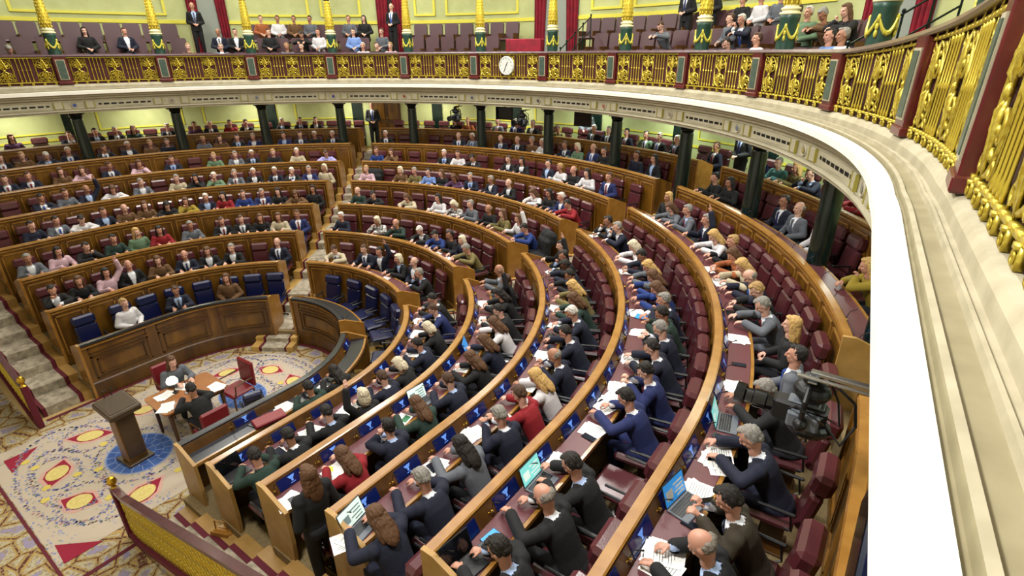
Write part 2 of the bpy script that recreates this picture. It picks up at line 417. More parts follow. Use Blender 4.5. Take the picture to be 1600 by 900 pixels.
# balcony front: cornice ledge with its steps, then frieze
SB0, SB1 = -20, 23
mb = MB()
prof = [(9.60, 5.262), (9.60, 5.345), (9.735, 5.355), (9.74, 5.335), (9.76, 5.335), (9.765, 5.38), (9.79, 5.385), (9.795, 5.36), (9.875, 5.365), (9.88, 5.40), (9.895, 5.402), (9.90, 5.38), (9.935, 5.385), (9.94, 5.46), (9.96, 5.50), (10.0, 5.515), (10.3, 5.52), (10.3, 5.0), (9.80, 5.0), (9.80, 5.10), (9.74, 5.14), (9.73, 5.18), (9.68, 5.20), (9.67, 5.235), (9.63, 5.25)]
mi = [0, 0, 3, 3, 3, 1, 1, 3, 2, 1, 1, 2, 2, 1, 1, 1, 1, 1, 4, 4, 4, 4, 4, 4, 4]
sweep(mb, prof, SB0, SB1, .22, mi, gal=True)
struct(mb.build('trim_1', [WHITE, STONE, STONE, STONE2, FASC]))
fr = empty('trim_2'); struct(fr)
mb = MB(); sweep(mb, [(9.80, 5.10), (9.80, 4.86), (9.77, 4.85), (9.76, 4.82), (9.79, 4.80), (9.80, 4.76), (9.95, 4.75), (9.95, 5.10)], SB0, SB1, .3, 0, gal=True)
for dz in (4.875, 5.075): sweep(mb, R(9.785, 9.80, dz, dz+.012), SB0, SB1, .4, 0, gal=True)
mb.build('frieze', [FASC], fr)
def bayc(n): return -13.85+2.451*n
for n in range(-2, 13):
    c = bayc(n)
    mb = MB()
    for x in (-.36, .36):
        mb.bbox(x-.1, x+.1, 9.76, 9.80, 4.885, 5.07, .01, 0); 
        for e in (-.1, .1): mb.box(x+e-.012, x+e+.012, 9.752, 9.79, 4.885, 5.07, 1)
    mb.build('bracket_block', [FASC, OLIVEP], fr, loc=TM(c, flare(c), 0))
    mb = MB(); mb.lathe([(.001, 0), (.055, 0), (.075, .012), (.085, 0), (.085, -.02)], 18, 0)
    mb.lathe([(.001, .014), (.045, .012)], 18, 1)
    col = [(0x3b4a8a), 0x8a7f70, 0x6a6f80, 0x3f3f86, 0x8a4a25, 0x555a66, 0x4a4a4a, 0xa05a4a, 0x8f8878, 0x6f7480, 0x9a8a50, 0x8a8a7a][n % 12]
    mb.build('medallion', [FASC, mat('medallion_%d' % n, '#%06x' % col, .5)], fr, loc=TM(c, flare(c), 0) @ Matrix.Translation((0, 9.785, 4.975)) @ Matrix.Rotation(PI/2, 4, 'X'))
    mb = MB(); cc = c+1.2255
    mb.box(-.72, .72, 9.784, 9.80, 4.905, 5.05, 1)
    for k in range(8):
        x = -.63+.18*k; mb.box(x-.065, x+.065, 9.778, 9.79, 4.955, 5.0, 0)
    mb.build('vent_row', [BLACK, FASC], fr, loc=TM(cc, flare(cc), 0))

# columns under the gallery
def colproto(name):
    mb = MB(); mb.lathe([(.17, 0), (.17, .08), (.16, .12), (.155, .16), (.155, 1.2), (.145, 2.2), (.14, 2.28)], 20, 0)
    sh = mb.mesh('shaft', [MARBLE], True)
    mb = MB(); mb.lathe([(.145, 0), (.17, .03), (.16, .06), (.2, .13), (.27, .18)], 20, 0); mb.box(-.27, .27, -.27, .27, .18, .25, 0)
    for k in range(8):
        a = k*PI/4; mb.ell((.2*math.cos(a), .2*math.sin(a), .12), (.04, .04, .05), 8, 5)
    return sh, mb.mesh('capital', [mat('dark_bronze', '#16211d', .35, .3)])
SH, CAP = colproto('c')
for n in range(-1, 14):
    s = bayc(n)
    if n == 13: s = 18.2
    z = FL['Z']; H = 4.86-z
    o = tag(empty('marble_column', TM(s, 10.32, z, False)), '', 'column', 'dark green columns carrying the gallery')
    o['label'] = f'dark green marble column under the gallery, the {ordn(n+1)} counted from the far left'
    a = link('shaft', SH, o); a.scale = (1, 1, (H-.25)/2.28)
    link('capital', CAP, o, V((0, 0, H-.25)))

# ------------------------------------------------------------------ balustrade
ZB = 5.52; BH = .76
def xmap(s, r0, gal=True):
    # local (x along, y outward, z) -> bent along the gallery
    def f(p):
        ss = s+p[0] if abs(s) > HP-1.3 or True else s
        q = pt(s+p[0]*1.0, r0+p[1], ZB+(p[2]-ZB)*hk(s+p[0]), True); return (q.x, q.y, q.z)
    return f
def spiral(cx, cz, r, turns, a0, dirn=1, k=14, y=0):
    out = []
    for i in range(k+1):
        t = i/k; a = a0+dirn*turns*2*PI*t; rr = r*(1-.78*t)
        out.append((cx+rr*math.cos(a), y, cz+rr*math.sin(a)))
    return out
def scroll_mb(cx, hi):
    mb = MB(); n = 6 if hi else 4; k = 16 if hi else 9; zc = .375; w = .185; h = .275; t = .014
    ring = [(cx+w*math.cos(2*PI*j/(24 if hi else 14)), -.012, zc+h*math.sin(2*PI*j/(24 if hi else 14))) for j in range(24 if hi else 14)]
    mb.tube(ring, t, n, 0, closed=True)
    for sx in (-1, 1):
        for sz in (-1, 1):
            mb.tube(spiral(cx+sx*.085, zc+sz*.12, .088, 1.35, PI/2*sz, sx*sz, k, -.02), [t*(1.25-.6*i/k) for i in range(k+1)], n, 0)
            mb.tube(spiral(cx+sx*.145, zc+sz*.235, .05, 1.1, -PI/2*sz, -sx*sz, k, -.016), t*.75, n, 0)
            mb.ell((cx+sx*.085, -.03, zc+sz*.12), (.022, .016, .022), 8, 5, 0)
            mb.tube([(cx+sx*.02, -.02, zc+sz*.02), (cx+sx*.06, -.035, zc+sz*.06), (cx+sx*.03, -.03, zc+sz*.2), (cx, -.02, zc+sz*.29)], [.008, .02, .014, .006], n, 0)
    mb.tube([(cx, -.015, zc-h), (cx, -.03, zc-.1), (cx, -.015, zc), (cx, -.03, zc+.1), (cx, -.015, zc+h)], [.008, .02, .012, .02, .008], n, 0)
    mb.ell((cx, -.03, zc), (.03, .022, .03), 8, 6, 0)
    mb.tube([(cx-w, -.01, .075), (cx-w, -.01, .68)], .008, 4, 0); mb.tube([(cx+w, -.01, .075), (cx+w, -.01, .68)], .008, 4, 0)
    return mb
BX = (-.84, 0, .84); GX = (-.42, .42)
def bay(s, hi, label):
    # half width .98 (posts .13 half)
    root = tag(empty('balustrade_bay'), label, 'balustrade', 'gilded openwork bays of the gallery balustrade')
    f = xmap(s, 10.02)
    mk = lambda mb, nm, mt: mb.mapv(lambda p: f((p[0], p[1], p[2]+ZB))).build(nm, mt, root, smooth=hi)
    m = MB()
    for i in range(20):
        a, b = -1.1+2.2*i/20, -1.1+2.2*(i+1)/20
        m.box(a, b, .0, .03, .0, .72)
    mk(m, 'backing_cloth', [OXB2])
    m = MB()
    for i in range(20):
        a, b = -1.1+2.2*i/20, -1.1+2.2*(i+1)/20
        m.box(a, b, -.03, .0, .06, .082)
    mk(m, 'bottom_rail', [GOLDB])
    m = MB()
    for i in range(20): m.box(-1.1+.11*i, -.99+.11*i, -.03, 0, .675, .70)
    mk(m, 'top_rail', [GOLDB])
    for cx in BX: mk(scroll_mb(cx, hi), 'scroll_ornament', [GOLD])
    for cx in GX:
        for dx in (-.13, -.045, .04, .125):
            m = MB(); x = cx+dx; m.lathe([(.011, .08), (.017, .12), (.009, .15), (.009, .36), (.02, .38), (.009, .40), (.009, .62), (.016, .65), (.01, .68)], 8 if hi else 5, 0, c=(x, -.015))
            mk(m, 'baluster', [GOLDB])
    for i in range(9):
        x = -1.0+.25*i; m = MB()
        m.tube(spiral(x, .03, .026, 1.2, PI/2, 1, 12, -.035), .007, 4); m.box(x-.025, x+.025, -.045, 0, .05, .065); m.box(x-.028, x+.028, -.03, .0, .0, .06)
        mk(m, 'scroll_foot', [GOLD]); m = MB()
        m.tube(spiral(x, .725, .028, 1.2, -PI/2, 1, 12, -.03), .008, 4)
        mk(m, 'scroll_crest', [GOLD])
    return root
for n in range(-1, 14):
    s = bayc(n)+1.2255
    if n <= 11 or True: bay(s, n >= 9, f'gilded scrollwork balustrade bay between stone posts, {ordn(n+1)} from the far left')
def post(n):
    s = bayc(n); hi = n
    root = tag(empty('balustrade_post', TM(s, 10.0+flare(s), ZB) @ Matrix.Diagonal((1, 1, hk(s), 1))), f'oxblood marble balustrade post with green inset, {ordn(n+1)} from the far left', 'post', 'marble posts of the gallery balustrade')
    m = MB(); m.bbox(-.15, .15, -.06, .14, 0, .73, .012); m.bbox(-.17, .17, -.08, .16, 0, .07, .01); m.build('post_body', [OXBLOOD], root)
    m = MB(); m.box(-.105, .105, -.072, -.06, .12, .64); cb = m.build('cream_border', [STONE], root)
    m = MB(); m.box(-.085, .085, -.08, -.07, .14, .62); m.build('green_inset', [GREENP], cb)
for n in range(-1, 15): post(n)
def hs_(x, y): return 10*math.atan2(x, y) if y >= 0 else (HP-y if x > 0 else -HP+y)
mb = MB(); sweep(mb, [(9.93, 6.245), (9.95, 6.225), (10.16, 6.225), (10.18, 6.25), (10.16, 6.285), (9.95, 6.285)], SB0, SB1, .3, 0, gal=True)
mb.v = [(x, y, z+.76*(hk(hs_(x, y))-1)) for x, y, z in mb.v]
tag(mb.build('handrail', [HANDR]), 'dark wooden handrail running along the whole gallery balustrade', 'handrail')

# clock hung on the balustrade
root = tag(empty('wall_clock', TM(-.40, 9.90, 5.90) @ Matrix.Rotation(PI/2, 4, 'X')), 'round white clock hung on the gilded balustrade', 'clock')
m = MB(); m.lathe([(.24, -.06), (.26, -.03), (.26, .0), (.235, .02), (.22, .01)], 28); m.build('clock_rim', [mat('clock_rim', '#cfd2cc', .35)], root)
m = MB(); m.rings([[(.225*math.cos(2*PI*j/28), .225*math.sin(2*PI*j/28), z) for j in range(28)] for z in (-.01, .008)])
m.build('dial', [mat('clock_dial', '#dfe6ea', .4)], root)
m = MB()
for k in range(12):
    a = k*PI/6; m.box(-.006, .006, .18, .21, .009, .013, 0, Matrix.Rotation(a, 4, 'Z'))
m.build('hour_marks', [INK], root)
for nm, a, l in (('hour_hand', -.5, .12), ('minute_hand', 2.75, .17)):
    m = MB(); m.box(-.008, .008, -.02, l, .014, .02); m.build(nm, [BLACK], root, loc=Matrix.Rotation(a, 4, 'Z'))

# upper columns: green pedestal with garland, white rings, gilded shaft
def upcol():
    P = []
    m = MB(); m.lathe([(.24, 0), (.24, .1), (.22, .12), (.215, 1.24), (.24, 1.30)], 20); P.append(('pedestal', m.mesh('pedestal', [PEDG], True)))
    m = MB(); m.lathe([(.2, 1.30), (.25, 1.31), (.25, 1.34), (.2, 1.35), (.2, 1.375), (.23, 1.38), (.23, 1.41), (.18, 1.42), (.15, 1.45)], 20); P.append(('white_rings', m.mesh('white_rings', [mat('ivory_ring', '#dcd6a8', .4), ], True)))
    m = MB(); m.lathe([(.14, 1.45), (.19, 1.55), (.18, 1.8), (.14, 2.1), (.12, 2.25), (.12, 2.3)], 20, 0)
    for k in range(10):
        for q in range(10):
            z = 1.48+.082*q; a = (k+.5*(q % 2))*PI/5; r = .185-.06*max(0, (z-1.6)/.6)
            m.ell((r*math.cos(a), r*math.sin(a), z), (.025, .025, .04), 6, 4, 0)
    P.append(('gilded_sleeve', m.mesh('gilded_sleeve', [GOLDB])))
    m = MB(); m.lathe([(.13, 2.28), (.13, 2.4), (.12, 2.42), (.115, 4.9), (.13, 5.4)], 16, 0); P.append(('shaft', m.mesh('shaft', [MARBLE], True)))
    m = MB()
    for k in range(4):
        a0 = -PI/2+(k-.5)*PI/2
        pts = [(.235*math.cos(a0+PI/2*t), .235*math.sin(a0+PI/2*t), 1.14-.2*math.sin(PI*t)) for t in [i/8 for i in range(9)]]
        m.tube(pts, [.015, .022, .028, .032, .034, .032, .028, .022, .015], 6)
        for q in (1.12, 1.02, .94): m.ell((.235*math.cos(a0), .235*math.sin(a0), q), (.035, .035, .05), 8, 5)
    P.append(('garland', m.mesh('garland', [mat('gilded_garland', '#c9bf4a', .4, .3)])))
    return P
UP = upcol()
for n in range(-1, 13):
    s = bayc(n)
    root = tag(empty('gallery_column', TM(s, 10.42+flare(s), 5.52)), f'gilded gallery column on green garlanded pedestal, {ordn(n+1)} from the far left', 'column', 'gilded columns standing along the gallery front')
    for nm, me in UP: link(nm, me, root).scale = (.68, .68, 1)

# ------------------------------------------------------------------ gallery floor, wall and ceiling
GT = [(10.2, 11.2, 5.35), (11.2, 12.0, 5.80), (12.0, GALR, 6.25)]
for r0, r1, z in GT:
    mb = MB(); sweep(mb, R(r0, r1, 5.0, z), -20, 19.5, .6, 0, gal=True); o = struct(mb.build('floor', [mat('gallery_carpet', '#6b4a35', .9)]))
mb = MB(); sweep(mb, R(GALR, GALR+.2, 4.9, 11.0), -20, 23, .6, 0)
sweep(mb, R(GALR-.04, GALR, 7.25, 7.36), -20, 6.2, .6, 1)
for a, b in ((-17.5, -14.6), (-14.2, -11.1), (-9.3, -7.6), (-7.3, -6.2), (-4.7, -4.1), (-3.8, -1.7), (.35, 1.2), (1.5, 3.2), (3.5, 5.6)):
    for z0, z1 in ((7.5, 9.6),):
        w = .07; W_ = .06
        sweep(mb, R(GALR-.05, GALR, z0, z0+w), a, b, .5, 1); sweep(mb, R(GALR-.05, GALR, z1-w, z1), a, b, .5, 1)
        sweep(mb, R(GALR-.05, GALR, z0, z1), a, a+W_, .5, 1); sweep(mb, R(GALR-.05, GALR, z0, z1), b-W_, b, .5, 1)
struct(mb.build('wall_gallery', [WALLG, WALLL]))
mb = MB(); mb.box(-14, 14, -8.2, -8, 0, 11.5); struct(mb.build('wall_front', [WHITE]))
mb = MB(); mb.box(-14.2, 14.2, -8.2, 14.2, 11, 11.2); struct(mb.build('ceiling', [mat('ceiling_paint', '#d8d2ba', .8)]))
mb = MB(); mb.box(13.9, 14.1, -8, 0, 0, 11); struct(mb.build('wall_right', [WHITE])); mb = MB(); mb.box(-14.1, -13.9, -8, 0, 0, 11); struct(mb.build('wall_left', [WHITE]))
# doorways with red drapes
for i, (s, w, gap) in enumerate(((-10.15, .62, 1), (-5.36, .52, 0), (-.6, .82, 1), (7.4, .8, 1))):
    root = tag(empty('door_drapes', TM(s, GALR-.12, 6.25)), ['deep red drapes parted over grey curtain at the far-left gallery door', 'deep red drapes in the gallery doorway behind the standing guard', 'wide red drapes of the gallery doorway above the clock', 'red drapes behind the ushers at the right of the gallery'][i], 'curtain', 'red drapes of the gallery doors')
    for sd in (-1, 1):
        m = MB(); vs = []; N = 26
        for j in range(N+1):
            t = j/N
            for z in (0, 3.4):
                x = sd*(w-(.62 if gap else .95)*w*t*(1 if z else .75)); vs.append((x, .05*math.sin(t*22), z))
        m.add(vs, [(2*j, 2*j+2, 2*j+3, 2*j+1) for j in range(N)]); m.add([(x, y+.02, z) for x, y, z in vs], [(2*j, 2*j+1, 2*j+3, 2*j+2) for j in range(N)])
        m.build('drape', [REDF], root, smooth=True)
    m = MB(); m.box(-w, w, .06, .10, 0, 3.4); m.build('curtain_or_shade', [GREYF if gap else mat('doorway_shade', '#20150f', .8)], root)  # grey curtain; narrow doorway has a dark sheet painted as its shaded opening
# ------------------------------------------------------------------ seats
def chair_meshes(leather, star=False):
    out = []
    m = MB(); m.bbox(-.22, .22, -.28, .20, .38, .47, .03, 0); out.append(('seat', m.mesh('seat', [leather])))
    m = MB()
    T = Matrix.Translation((0, .19, .42)) @ Matrix.Rotation(-.16, 4, 'X')
    m.bbox(-.20, .20, 0, .10, .02, .42, .03, 0, T); out.append(('backrest', m.mesh('backrest', [leather])))
    m = MB(); m.bbox(-.205, .205, -.03, .13, .425, .63, .04, 0, T); out.append(('headrest', m.mesh('headrest', [leather])))
    m = MB()
    if star:
        m.lathe([(.03, .06), (.03, .38)], 10)
        for k in range(5):
            a = k*2*PI/5; m.tube([(0, 0, .07), (.25*math.cos(a), .25*math.sin(a), .045)], [.025, .016], 6); m.ell((.25*math.cos(a), .25*math.sin(a), .025), .025, 8, 5)
    else:
        m.bbox(-.06, .06, -.05, .15, 0, .38, .01); m.bbox(-.14, .14, -.12, .18, 0, .03, .01)
    out.append(('pedestal', m.mesh('pedestal', [BLACK if star else WOODD])))
    for sx in (-1, 1):
        m = MB(); x = sx*.245
        m.bbox(x-.016, x+.016, -.1, .2, .60, .63, .01); m.tube([(x, .16, .61), (x, .19, .45), (sx*.2, .1, .42)], .010, 5); out.append(('armrest', m.mesh('armrest', [BLACK])))
    return out
CH_M = chair_meshes(MAROON); CH_B = chair_meshes(BLUEL, True)
def tree(name, parts, M):
    r = empty(name, M)
    last = None
    for nm, me in parts:
        o = link(nm, me, last if nm == 'headrest' else r)
        if nm == 'backrest': last = o
    return r
PEOPLE = 'FL-16.12,yx,twhite;FL-13.68,na,jnavy;FL-10.22,Nx,tbrown;FR13.80,Lw,tblack;FR15.66,dw,tdgreen;EL-16.93,dc,jblack;EL-16.43,Na,tblack;EL-15.93,Lr,tpink;EL-15.09,bx,jblack;EL-13.72,Na,tbrown;EL-12.34,ba,jnavy;EL-11.22,Na,jblack;EL-9.86,ga,jblack;EL-7.39,bx,jnavy;EM-3.56,nw,jbeige;EM-1.64,na,jnavy;EM-0.50,dr,jnavy;EM1.34,Wa,jblack;EM2.46,bx,jnavy;EM3.94,gc,jblack;ER7.28,dw,jblack;ER8.41,nw,jblue;ER10.34,Ww,tblack;ER11.78,dw,jnavy;ER13.37,Ww,tblack;ER14.49,nw,jnavy;ER15.73,Wr,tblack;ER16.23,dw,jblack;ER16.80,dw,jblack;ER17.30,dw,tdgreen;DL-16.88,ga,jgrey;DL-16.36,La,tpink;DL-15.84,dc,tblack;DL-14.86,da,tdgreen;DL-13.91,Bx,tgreen;DL-13.03,La,tred;DL-11.80,ga,tgrey;DL-10.44,na,jblack;DL-9.57,na,jblack;DL-8.69,Na,tblack;DL-7.81,Na,tbeige;DL-6.94,nx,jblue;DM-4.58,wa,tnavy;DM-2.60,Wc,tpatterned;DM-1.48,bc,tdgreen;DM0.24,ww,jblack;DM1.26,dw,tblue;DM2.14,da,tblack;DM3.01,Wa,tnavy;DM3.89,gw,tolive;DR7.02,ba,jgrey;DR8.03,nr,tblack;DR8.91,Lw,tblack;DR10.25,dw,tblack;DR11.13,Nw,twhite;DR12.30,Nw,tnavy;DR13.26,Nw,tblack;DR14.58,nw,jnavy;DR15.72,Nw,tdgreen;DR16.32,dc,jnavy;DR16.88,Nw,tred;CL-16.39,da,tnavy;CL-15.89,da,jgrey;CL-15.26,dw,twhite;CL-14.54,na,jnavy;CL-13.83,ba,tbrown;CL-13.12,Na,tbrown;CL-12.41,Lw,tblack;CL-11.70,Nc,tyellow;CL-10.99,wa,jnavy;CL-10.27,La,tred;CL-9.56,na,tblue;CL-8.85,ga,jblue;CL-8.14,La,tblack;CL-7.43,Nw,tbrown;CL-6.72,Lx,tblack;CM-4.65,ba,tdgreen;CM-3.93,dw,tblack;CM-2.22,Nw,tbeige;CM-0.76,La,twhite;CM0.29,Ww,tpatterned;CM1.01,ga,tgrey;CM2.00,ba,tblack;CM2.90,Na,tolive;CM3.80,Nr,twhite;CM4.64,dw,tblue;CR6.97,dr,tblack;CR7.68,dc,jblack;CR8.39,dw,jnavy;CR9.12,dw,tblack;CR9.90,Bw,tolive;CR10.66,Nw,tdgreen;CR11.42,ww,jnavy;CR12.50,dw,jnavy;CR13.52,bp,jnavy;CR14.32,Bw,twhite;CR15.04,nw,tred;CR15.76,gp,jnavy;CR16.34,Lw,tgrey;CR16.94,gw,jnavy;CR17.50,Nw,jnavy;BL-15.71,dc,jnavy;BL-15.11,na,tgrey;BL-14.51,br,jnavy;BL-13.76,Nw,twhite;BL-12.96,ga,jgrey;BL-11.80,ga,tbeige;BL-11.18,Lc,tblack;BL-10.58,wc,tgreen;BL-9.88,ga,jgrey;BL-9.28,wa,jblack;BL-8.46,wa,jnavy;BL-7.86,wc,jblack;BL-7.25,ga,jblue;BL-6.65,Wx,tbeige;BM-4.96,ya,tpink;BM-3.56,Wa,tbrown;BM-2.96,ga,tolive;BM-2.36,da,tlblue;BM-1.76,Na,tblack;BM-1.15,Nw,tpurple;BM-0.55,ga,jnavy;BM0.46,ga,jnavy;BM1.28,ba,jblack;BM2.64,Nw,twhite;BM3.24,La,tblack;BM3.86,wa,jblue;BM4.46,dw,tred;BR6.57,dc,jblack;BR7.18,gc,jnavy;BR8.55,Ww,twhite;BR9.15,dw,tnavy;BR9.84,Bw,tgrey;BR10.45,Nw,tblue;BR11.05,Nw,tblue;BR11.65,gc,jnavy;BR12.25,dp,tdgreen;BR12.86,gp,jnavy;BR13.46,dw,jnavy;BR14.16,dp,jblue;BR14.94,dw,jblue;BR16.27,dw,jblack;BR16.77,bw,jblack;BR17.36,dw,jblack;AL-15.99,na,jnavy;AL-15.48,na,jnavy;AL-14.74,Na,tbrown;AL-14.20,Nc,tpink;AL-13.56,na,jnavy;AL-12.78,Nc,tpink;AL-11.82,na,jnavy;AL-10.56,ya,tgreen;AL-9.93,ga,jgrey;AL-9.41,wa,jblack;AL-8.72,ya,tblack;AL-7.92,wa,tbeige;AL-6.88,nw,tlilac;AM-5.08,na,tblue;AM-4.52,Nc,tbrown;AM-2.52,wa,jblack;AM-2.00,na,twhite;AM-1.28,dw,jblack;AM0.05,na,jblack;AM0.57,La,jblack;AM1.58,dx,jnavy;AM2.18,ya,twhite;AM2.71,ba,tblack;AM3.23,La,twhite;AM4.04,nx,jblue;AR6.52,Bx,tblack;AR7.08,Nw,tgrey;AR7.60,ga,jgrey;AR8.38,gr,jnavy;AR9.19,Bw,twhite;AR9.72,ya,tblack;AR10.24,Nw,torange;AR10.76,Bw,tbeige;AR11.28,bw,jnavy;AR11.80,yw,tblack;AR12.33,gw,jgrey;AR13.04,Bx,tblack;AR13.82,dx,jgrey;AR14.60,gw,tblack;AR15.44,gw,jnavy;AR16.29,dp,jolive;AR16.79,bw,jblack;ZL-15.71,da,jblack;ZL-15.25,ya,tbrown;ZL-14.74,ww,jnavy;ZL-14.18,wa,jnavy;ZL-13.40,nc,jblack;ZL-12.86,wa,jnavy;ZL-12.28,ya,tbrown;ZL-11.82,na,tnavy;ZL-10.85,ya,tgrey;ZL-10.39,Na,tbrown;ZL-9.88,da,jblack;ZL-9.38,ga,jblue;ZL-8.45,da,jblue;ZL-7.99,na,jnavy;ZL-7.50,wa,tblack;ZL-6.92,wa,jblack;ZM-5.16,wa,jblack;ZM-2.62,ba,jnavy;ZM-2.08,wa,jgrey;ZM-1.10,ba,jnavy;ZM-0.49,ba,jblack;ZM-0.02,gx,tbrown;ZM0.44,wa,twhite;ZM0.90,na,jnavy;ZM1.36,Wa,tgreen;ZM1.96,bx,jblue;ZM2.42,da,tblack;ZM3.38,nx,tnavy;ZM4.32,Lx,jblack;ZR6.53,da,tblack;ZR6.99,La,tblack;ZR8.30,dx,jnavy;ZR9.00,bx,jgrey;ZR9.78,nx,twhite;ZR11.66,Bc,tyellow;YL-15.14,Nx,tpurple;YL-14.02,nc,jnavy;YL-13.44,da,jblack;YL-12.98,ga,jblack;YL-12.56,Na,tdgreen;YL-11.74,ga,jnavy;YL-11.05,na,tpurple;YL-10.63,wa,jnavy;YL-10.10,da,tred;YL-9.64,da,jblack;YL-8.60,wa,jblack;YL-8.10,da,jblack;YL-7.62,da,jblack;YM-3.20,Na,tblack;YM-2.78,ya,torange;YM-1.80,gx,jgrey;YM-1.20,gx,jblue;YM-0.64,gx,jblack;YM0.32,nw,tolive;YM1.36,wx,jblack;YM1.82,gx,jnavy;YM2.40,dx,jnavy;YM3.00,dx,jgreen;YM3.42,gx,jblack;YM3.96,wx,jblack;YM5.12,nx,jnavy;YR6.37,gx,jblue;YR6.92,ga,tteal;YR7.44,Ba,tolive;YR7.88,dc,jnavy;YR9.16,dw,tred'
GALPEOPLE = '1G-14.76,gw,tlblue;1G-10.68,yx,tbrown;1G-9.82,gx,jgrey;1G-7.98,yx,tgrey;1G-7.54,dx,tblack;1G-5.67,wx,twhite;1G-5.23,nx,tblack;1G-4.79,yx,tpink;1G6.14,dw,tblack;1G6.80,nx,twhite;1G8.54,dx,tlblue;1G8.98,gx,twhite;2G-13.00,Lx,tblack;2G-12.14,nx,jnavy;2G-9.88,bx,jnavy;2G-9.44,dx,jblack;2G-8.54,dx,tblack;2G-7.59,dw,tblack;2G-7.15,nx,twhite;2G-6.12,dx,tlblue;2G-5.26,nx,tgrey;2G3.50,nw,tgrey;2G5.23,nx,tgrey;2G5.67,wc,jnavy;2G7.12,wx,tgreen;2G7.71,gw,tbrown;2G8.15,Nc,tblack;3G-10.44,bS,jblack;3G-8.79,nx,torange;3G-8.35,dx,twhite;3G-7.91,dx,tbrown;3G-7.47,dx,tgrey;3G-6.38,dx,tgrey;3G-5.94,Lx,tblack;3G-5.12,bS,jblack;3G3.44,nS,jblack;3G4.08,dS,jblack;3G4.86,dx,tblack;3G5.30,yx,twhite;3G5.74,nx,tgrey'
ITEMS = 'F16.34,0.36,redcase;F16.03,0.17,papers;F14.52,0.36,papers;F16.47,0.17,folder;E8.12,0.21,papers;E9.52,0.25,papers;E11.20,0.36,papers;E15.80,0.33,papers;E15.17,0.36,booklet;E16.41,0.34,papers;E16.89,0.36,papers;E16.92,0.36,tablet;E17.45,0.36,laptopdark;E13.50,0.24,phone;D8.47,0.17,papers;D9.86,0.17,papers;D11.99,0.17,laptopblue;D15.01,0.27,laptopwhite;D13.09,0.29,papers;D15.84,0.30,booklet;D16.31,0.36,tablet;D16.93,0.36,papers;D16.92,0.22,yellow;D17.50,0.32,papers;D17.48,0.36,phone;D9.85,0.26,phone;C7.72,0.36,papers;C10.26,0.17,papers;C11.32,0.19,tabletwhite;C12.08,0.18,bag;C15.25,0.33,papers;C15.42,0.27,bag;C15.86,0.26,papers;C14.02,0.34,papers;C14.28,0.27,phone;C16.47,0.25,papers;C16.53,0.23,phone;C17.49,0.18,laptopopen;C17.63,0.21,papers;C12.86,0.18,papers;B12.19,0.30,papers;B11.58,0.34,tabletblue;B11.42,0.19,papers;B13.26,0.17,papers;B14.08,0.26,papers;B14.51,0.19,papers;B14.68,0.27,papers;B15.39,0.30,papers;B15.49,0.32,phone;B16.38,0.17,laptopcyan;B15.96,0.17,papers;B17.14,0.31,tabletblue;B17.46,0.23,laptopdark;B17.24,0.28,phone;B9.23,0.23,papers;B6.33,0.36,papers;A10.74,0.17,papers;A12.03,0.17,folder;A12.83,0.17,papers;A13.54,0.17,phone;A14.14,0.18,papers;A14.89,0.17,laptopcyan;A15.48,0.30,papers;A15.56,0.36,papers;A16.22,0.27,laptopscreen;A16.07,0.26,papers;A16.39,0.36,phone;A16.85,0.30,bigpapers;A16.79,0.22,papers;A15.16,0.22,phone;A10.12,0.17,papers;A8.77,0.36,papers'
SEATR = .82; CHR = .80
folk = {}
for t in PEOPLE.split(';'):
    h, st, cl = t.split(','); row, b, s = h[0], h[1], float(h[2:])
    folk.setdefault((row, b), []).append((s, st[0], st[1], cl))

# the camera of the picture, used to leave out what it cannot see
CAMP = V((9.67418, -3.93675, 6.28)); YAW, PITCH, ROLL, FPX = 2.19289231, .417219324, -.00709421969, 833.0407
CF = V((math.cos(PITCH)*math.cos(YAW), math.cos(PITCH)*math.sin(YAW), -math.sin(PITCH)))
CR0 = V((math.sin(YAW), -math.cos(YAW), 0)); CU0 = CR0.cross(CF)
CR = CR0*math.cos(ROLL)+CU0*math.sin(ROLL); CU = -CR0*math.sin(ROLL)+CU0*math.cos(ROLL)
def proj(p):
    d = V(p)-CAMP; z = d.dot(CF)
    if z < .1: return None
    return 800+FPX*d.dot(CR)/z, 450-FPX*d.dot(CU)/z
def inframe(p, mx=40, my=60):
    q = proj(p); return q is not None and -mx < q[0] < 1420 and -my < q[1] < 900+my

nch = 0
SEATS = {}
for row in ROWS:
    r = RR[row]+CHR
    for b in 'LMR':
        s0, s1 = block(row, b)
        if row == 'F' and b == 'M': s1 = 6.4
        ppl = sorted(folk.get((row, b), []))
        anc = [(arcm(q[0], r), 1) for q in ppl]
        a0, a1 = arcm(s0, r)+.27, arcm(s1, r)-.27
        xs = []
        cur = [(a0-.5, 0)]+anc+[(a1+.5, 0)]
        for (u, fu), (w, fw) in zip(cur, cur[1:]):
            if fu: xs.append((u, True))
            g = w-u; k = int(round(g/.56))-1 if not (g < .95) else 0
            for j in range(k): xs.append((u+g*(j+1)/(k+1), False))
        SEATS[(row, b)] = xs
        xs = [(x, o) for x, o in xs if a0-.25 < x < a1+.3]
        for j, (x, occ) in enumerate(xs):
            s = arci(x, r); P0 = pt(s, r, FL[row]+.8)
            if not inframe(P0): continue
            if row == 'Z' and not occ and min(abs(arcm(s, r)-arcm(bayc(n), r)) for n in range(-1, 14)) < .33: continue
            if row == 'Y' and (abs(s) > 15): continue
            nch += 1
            blue = row == 'F'
            o = tree('bench_chair', CH_B if blue else CH_M, TM(s, r, FL[row]))
            tag(o, f"{'occupied' if occ else 'empty'} {'navy' if blue else 'maroon'} leather chair, {ROWN[row]} of the {BN[b]}, {ordn(j)} from its left end", 'chair', ('navy' if blue else 'maroon')+' leather chairs behind the curved desks')
print('chairs', nch)

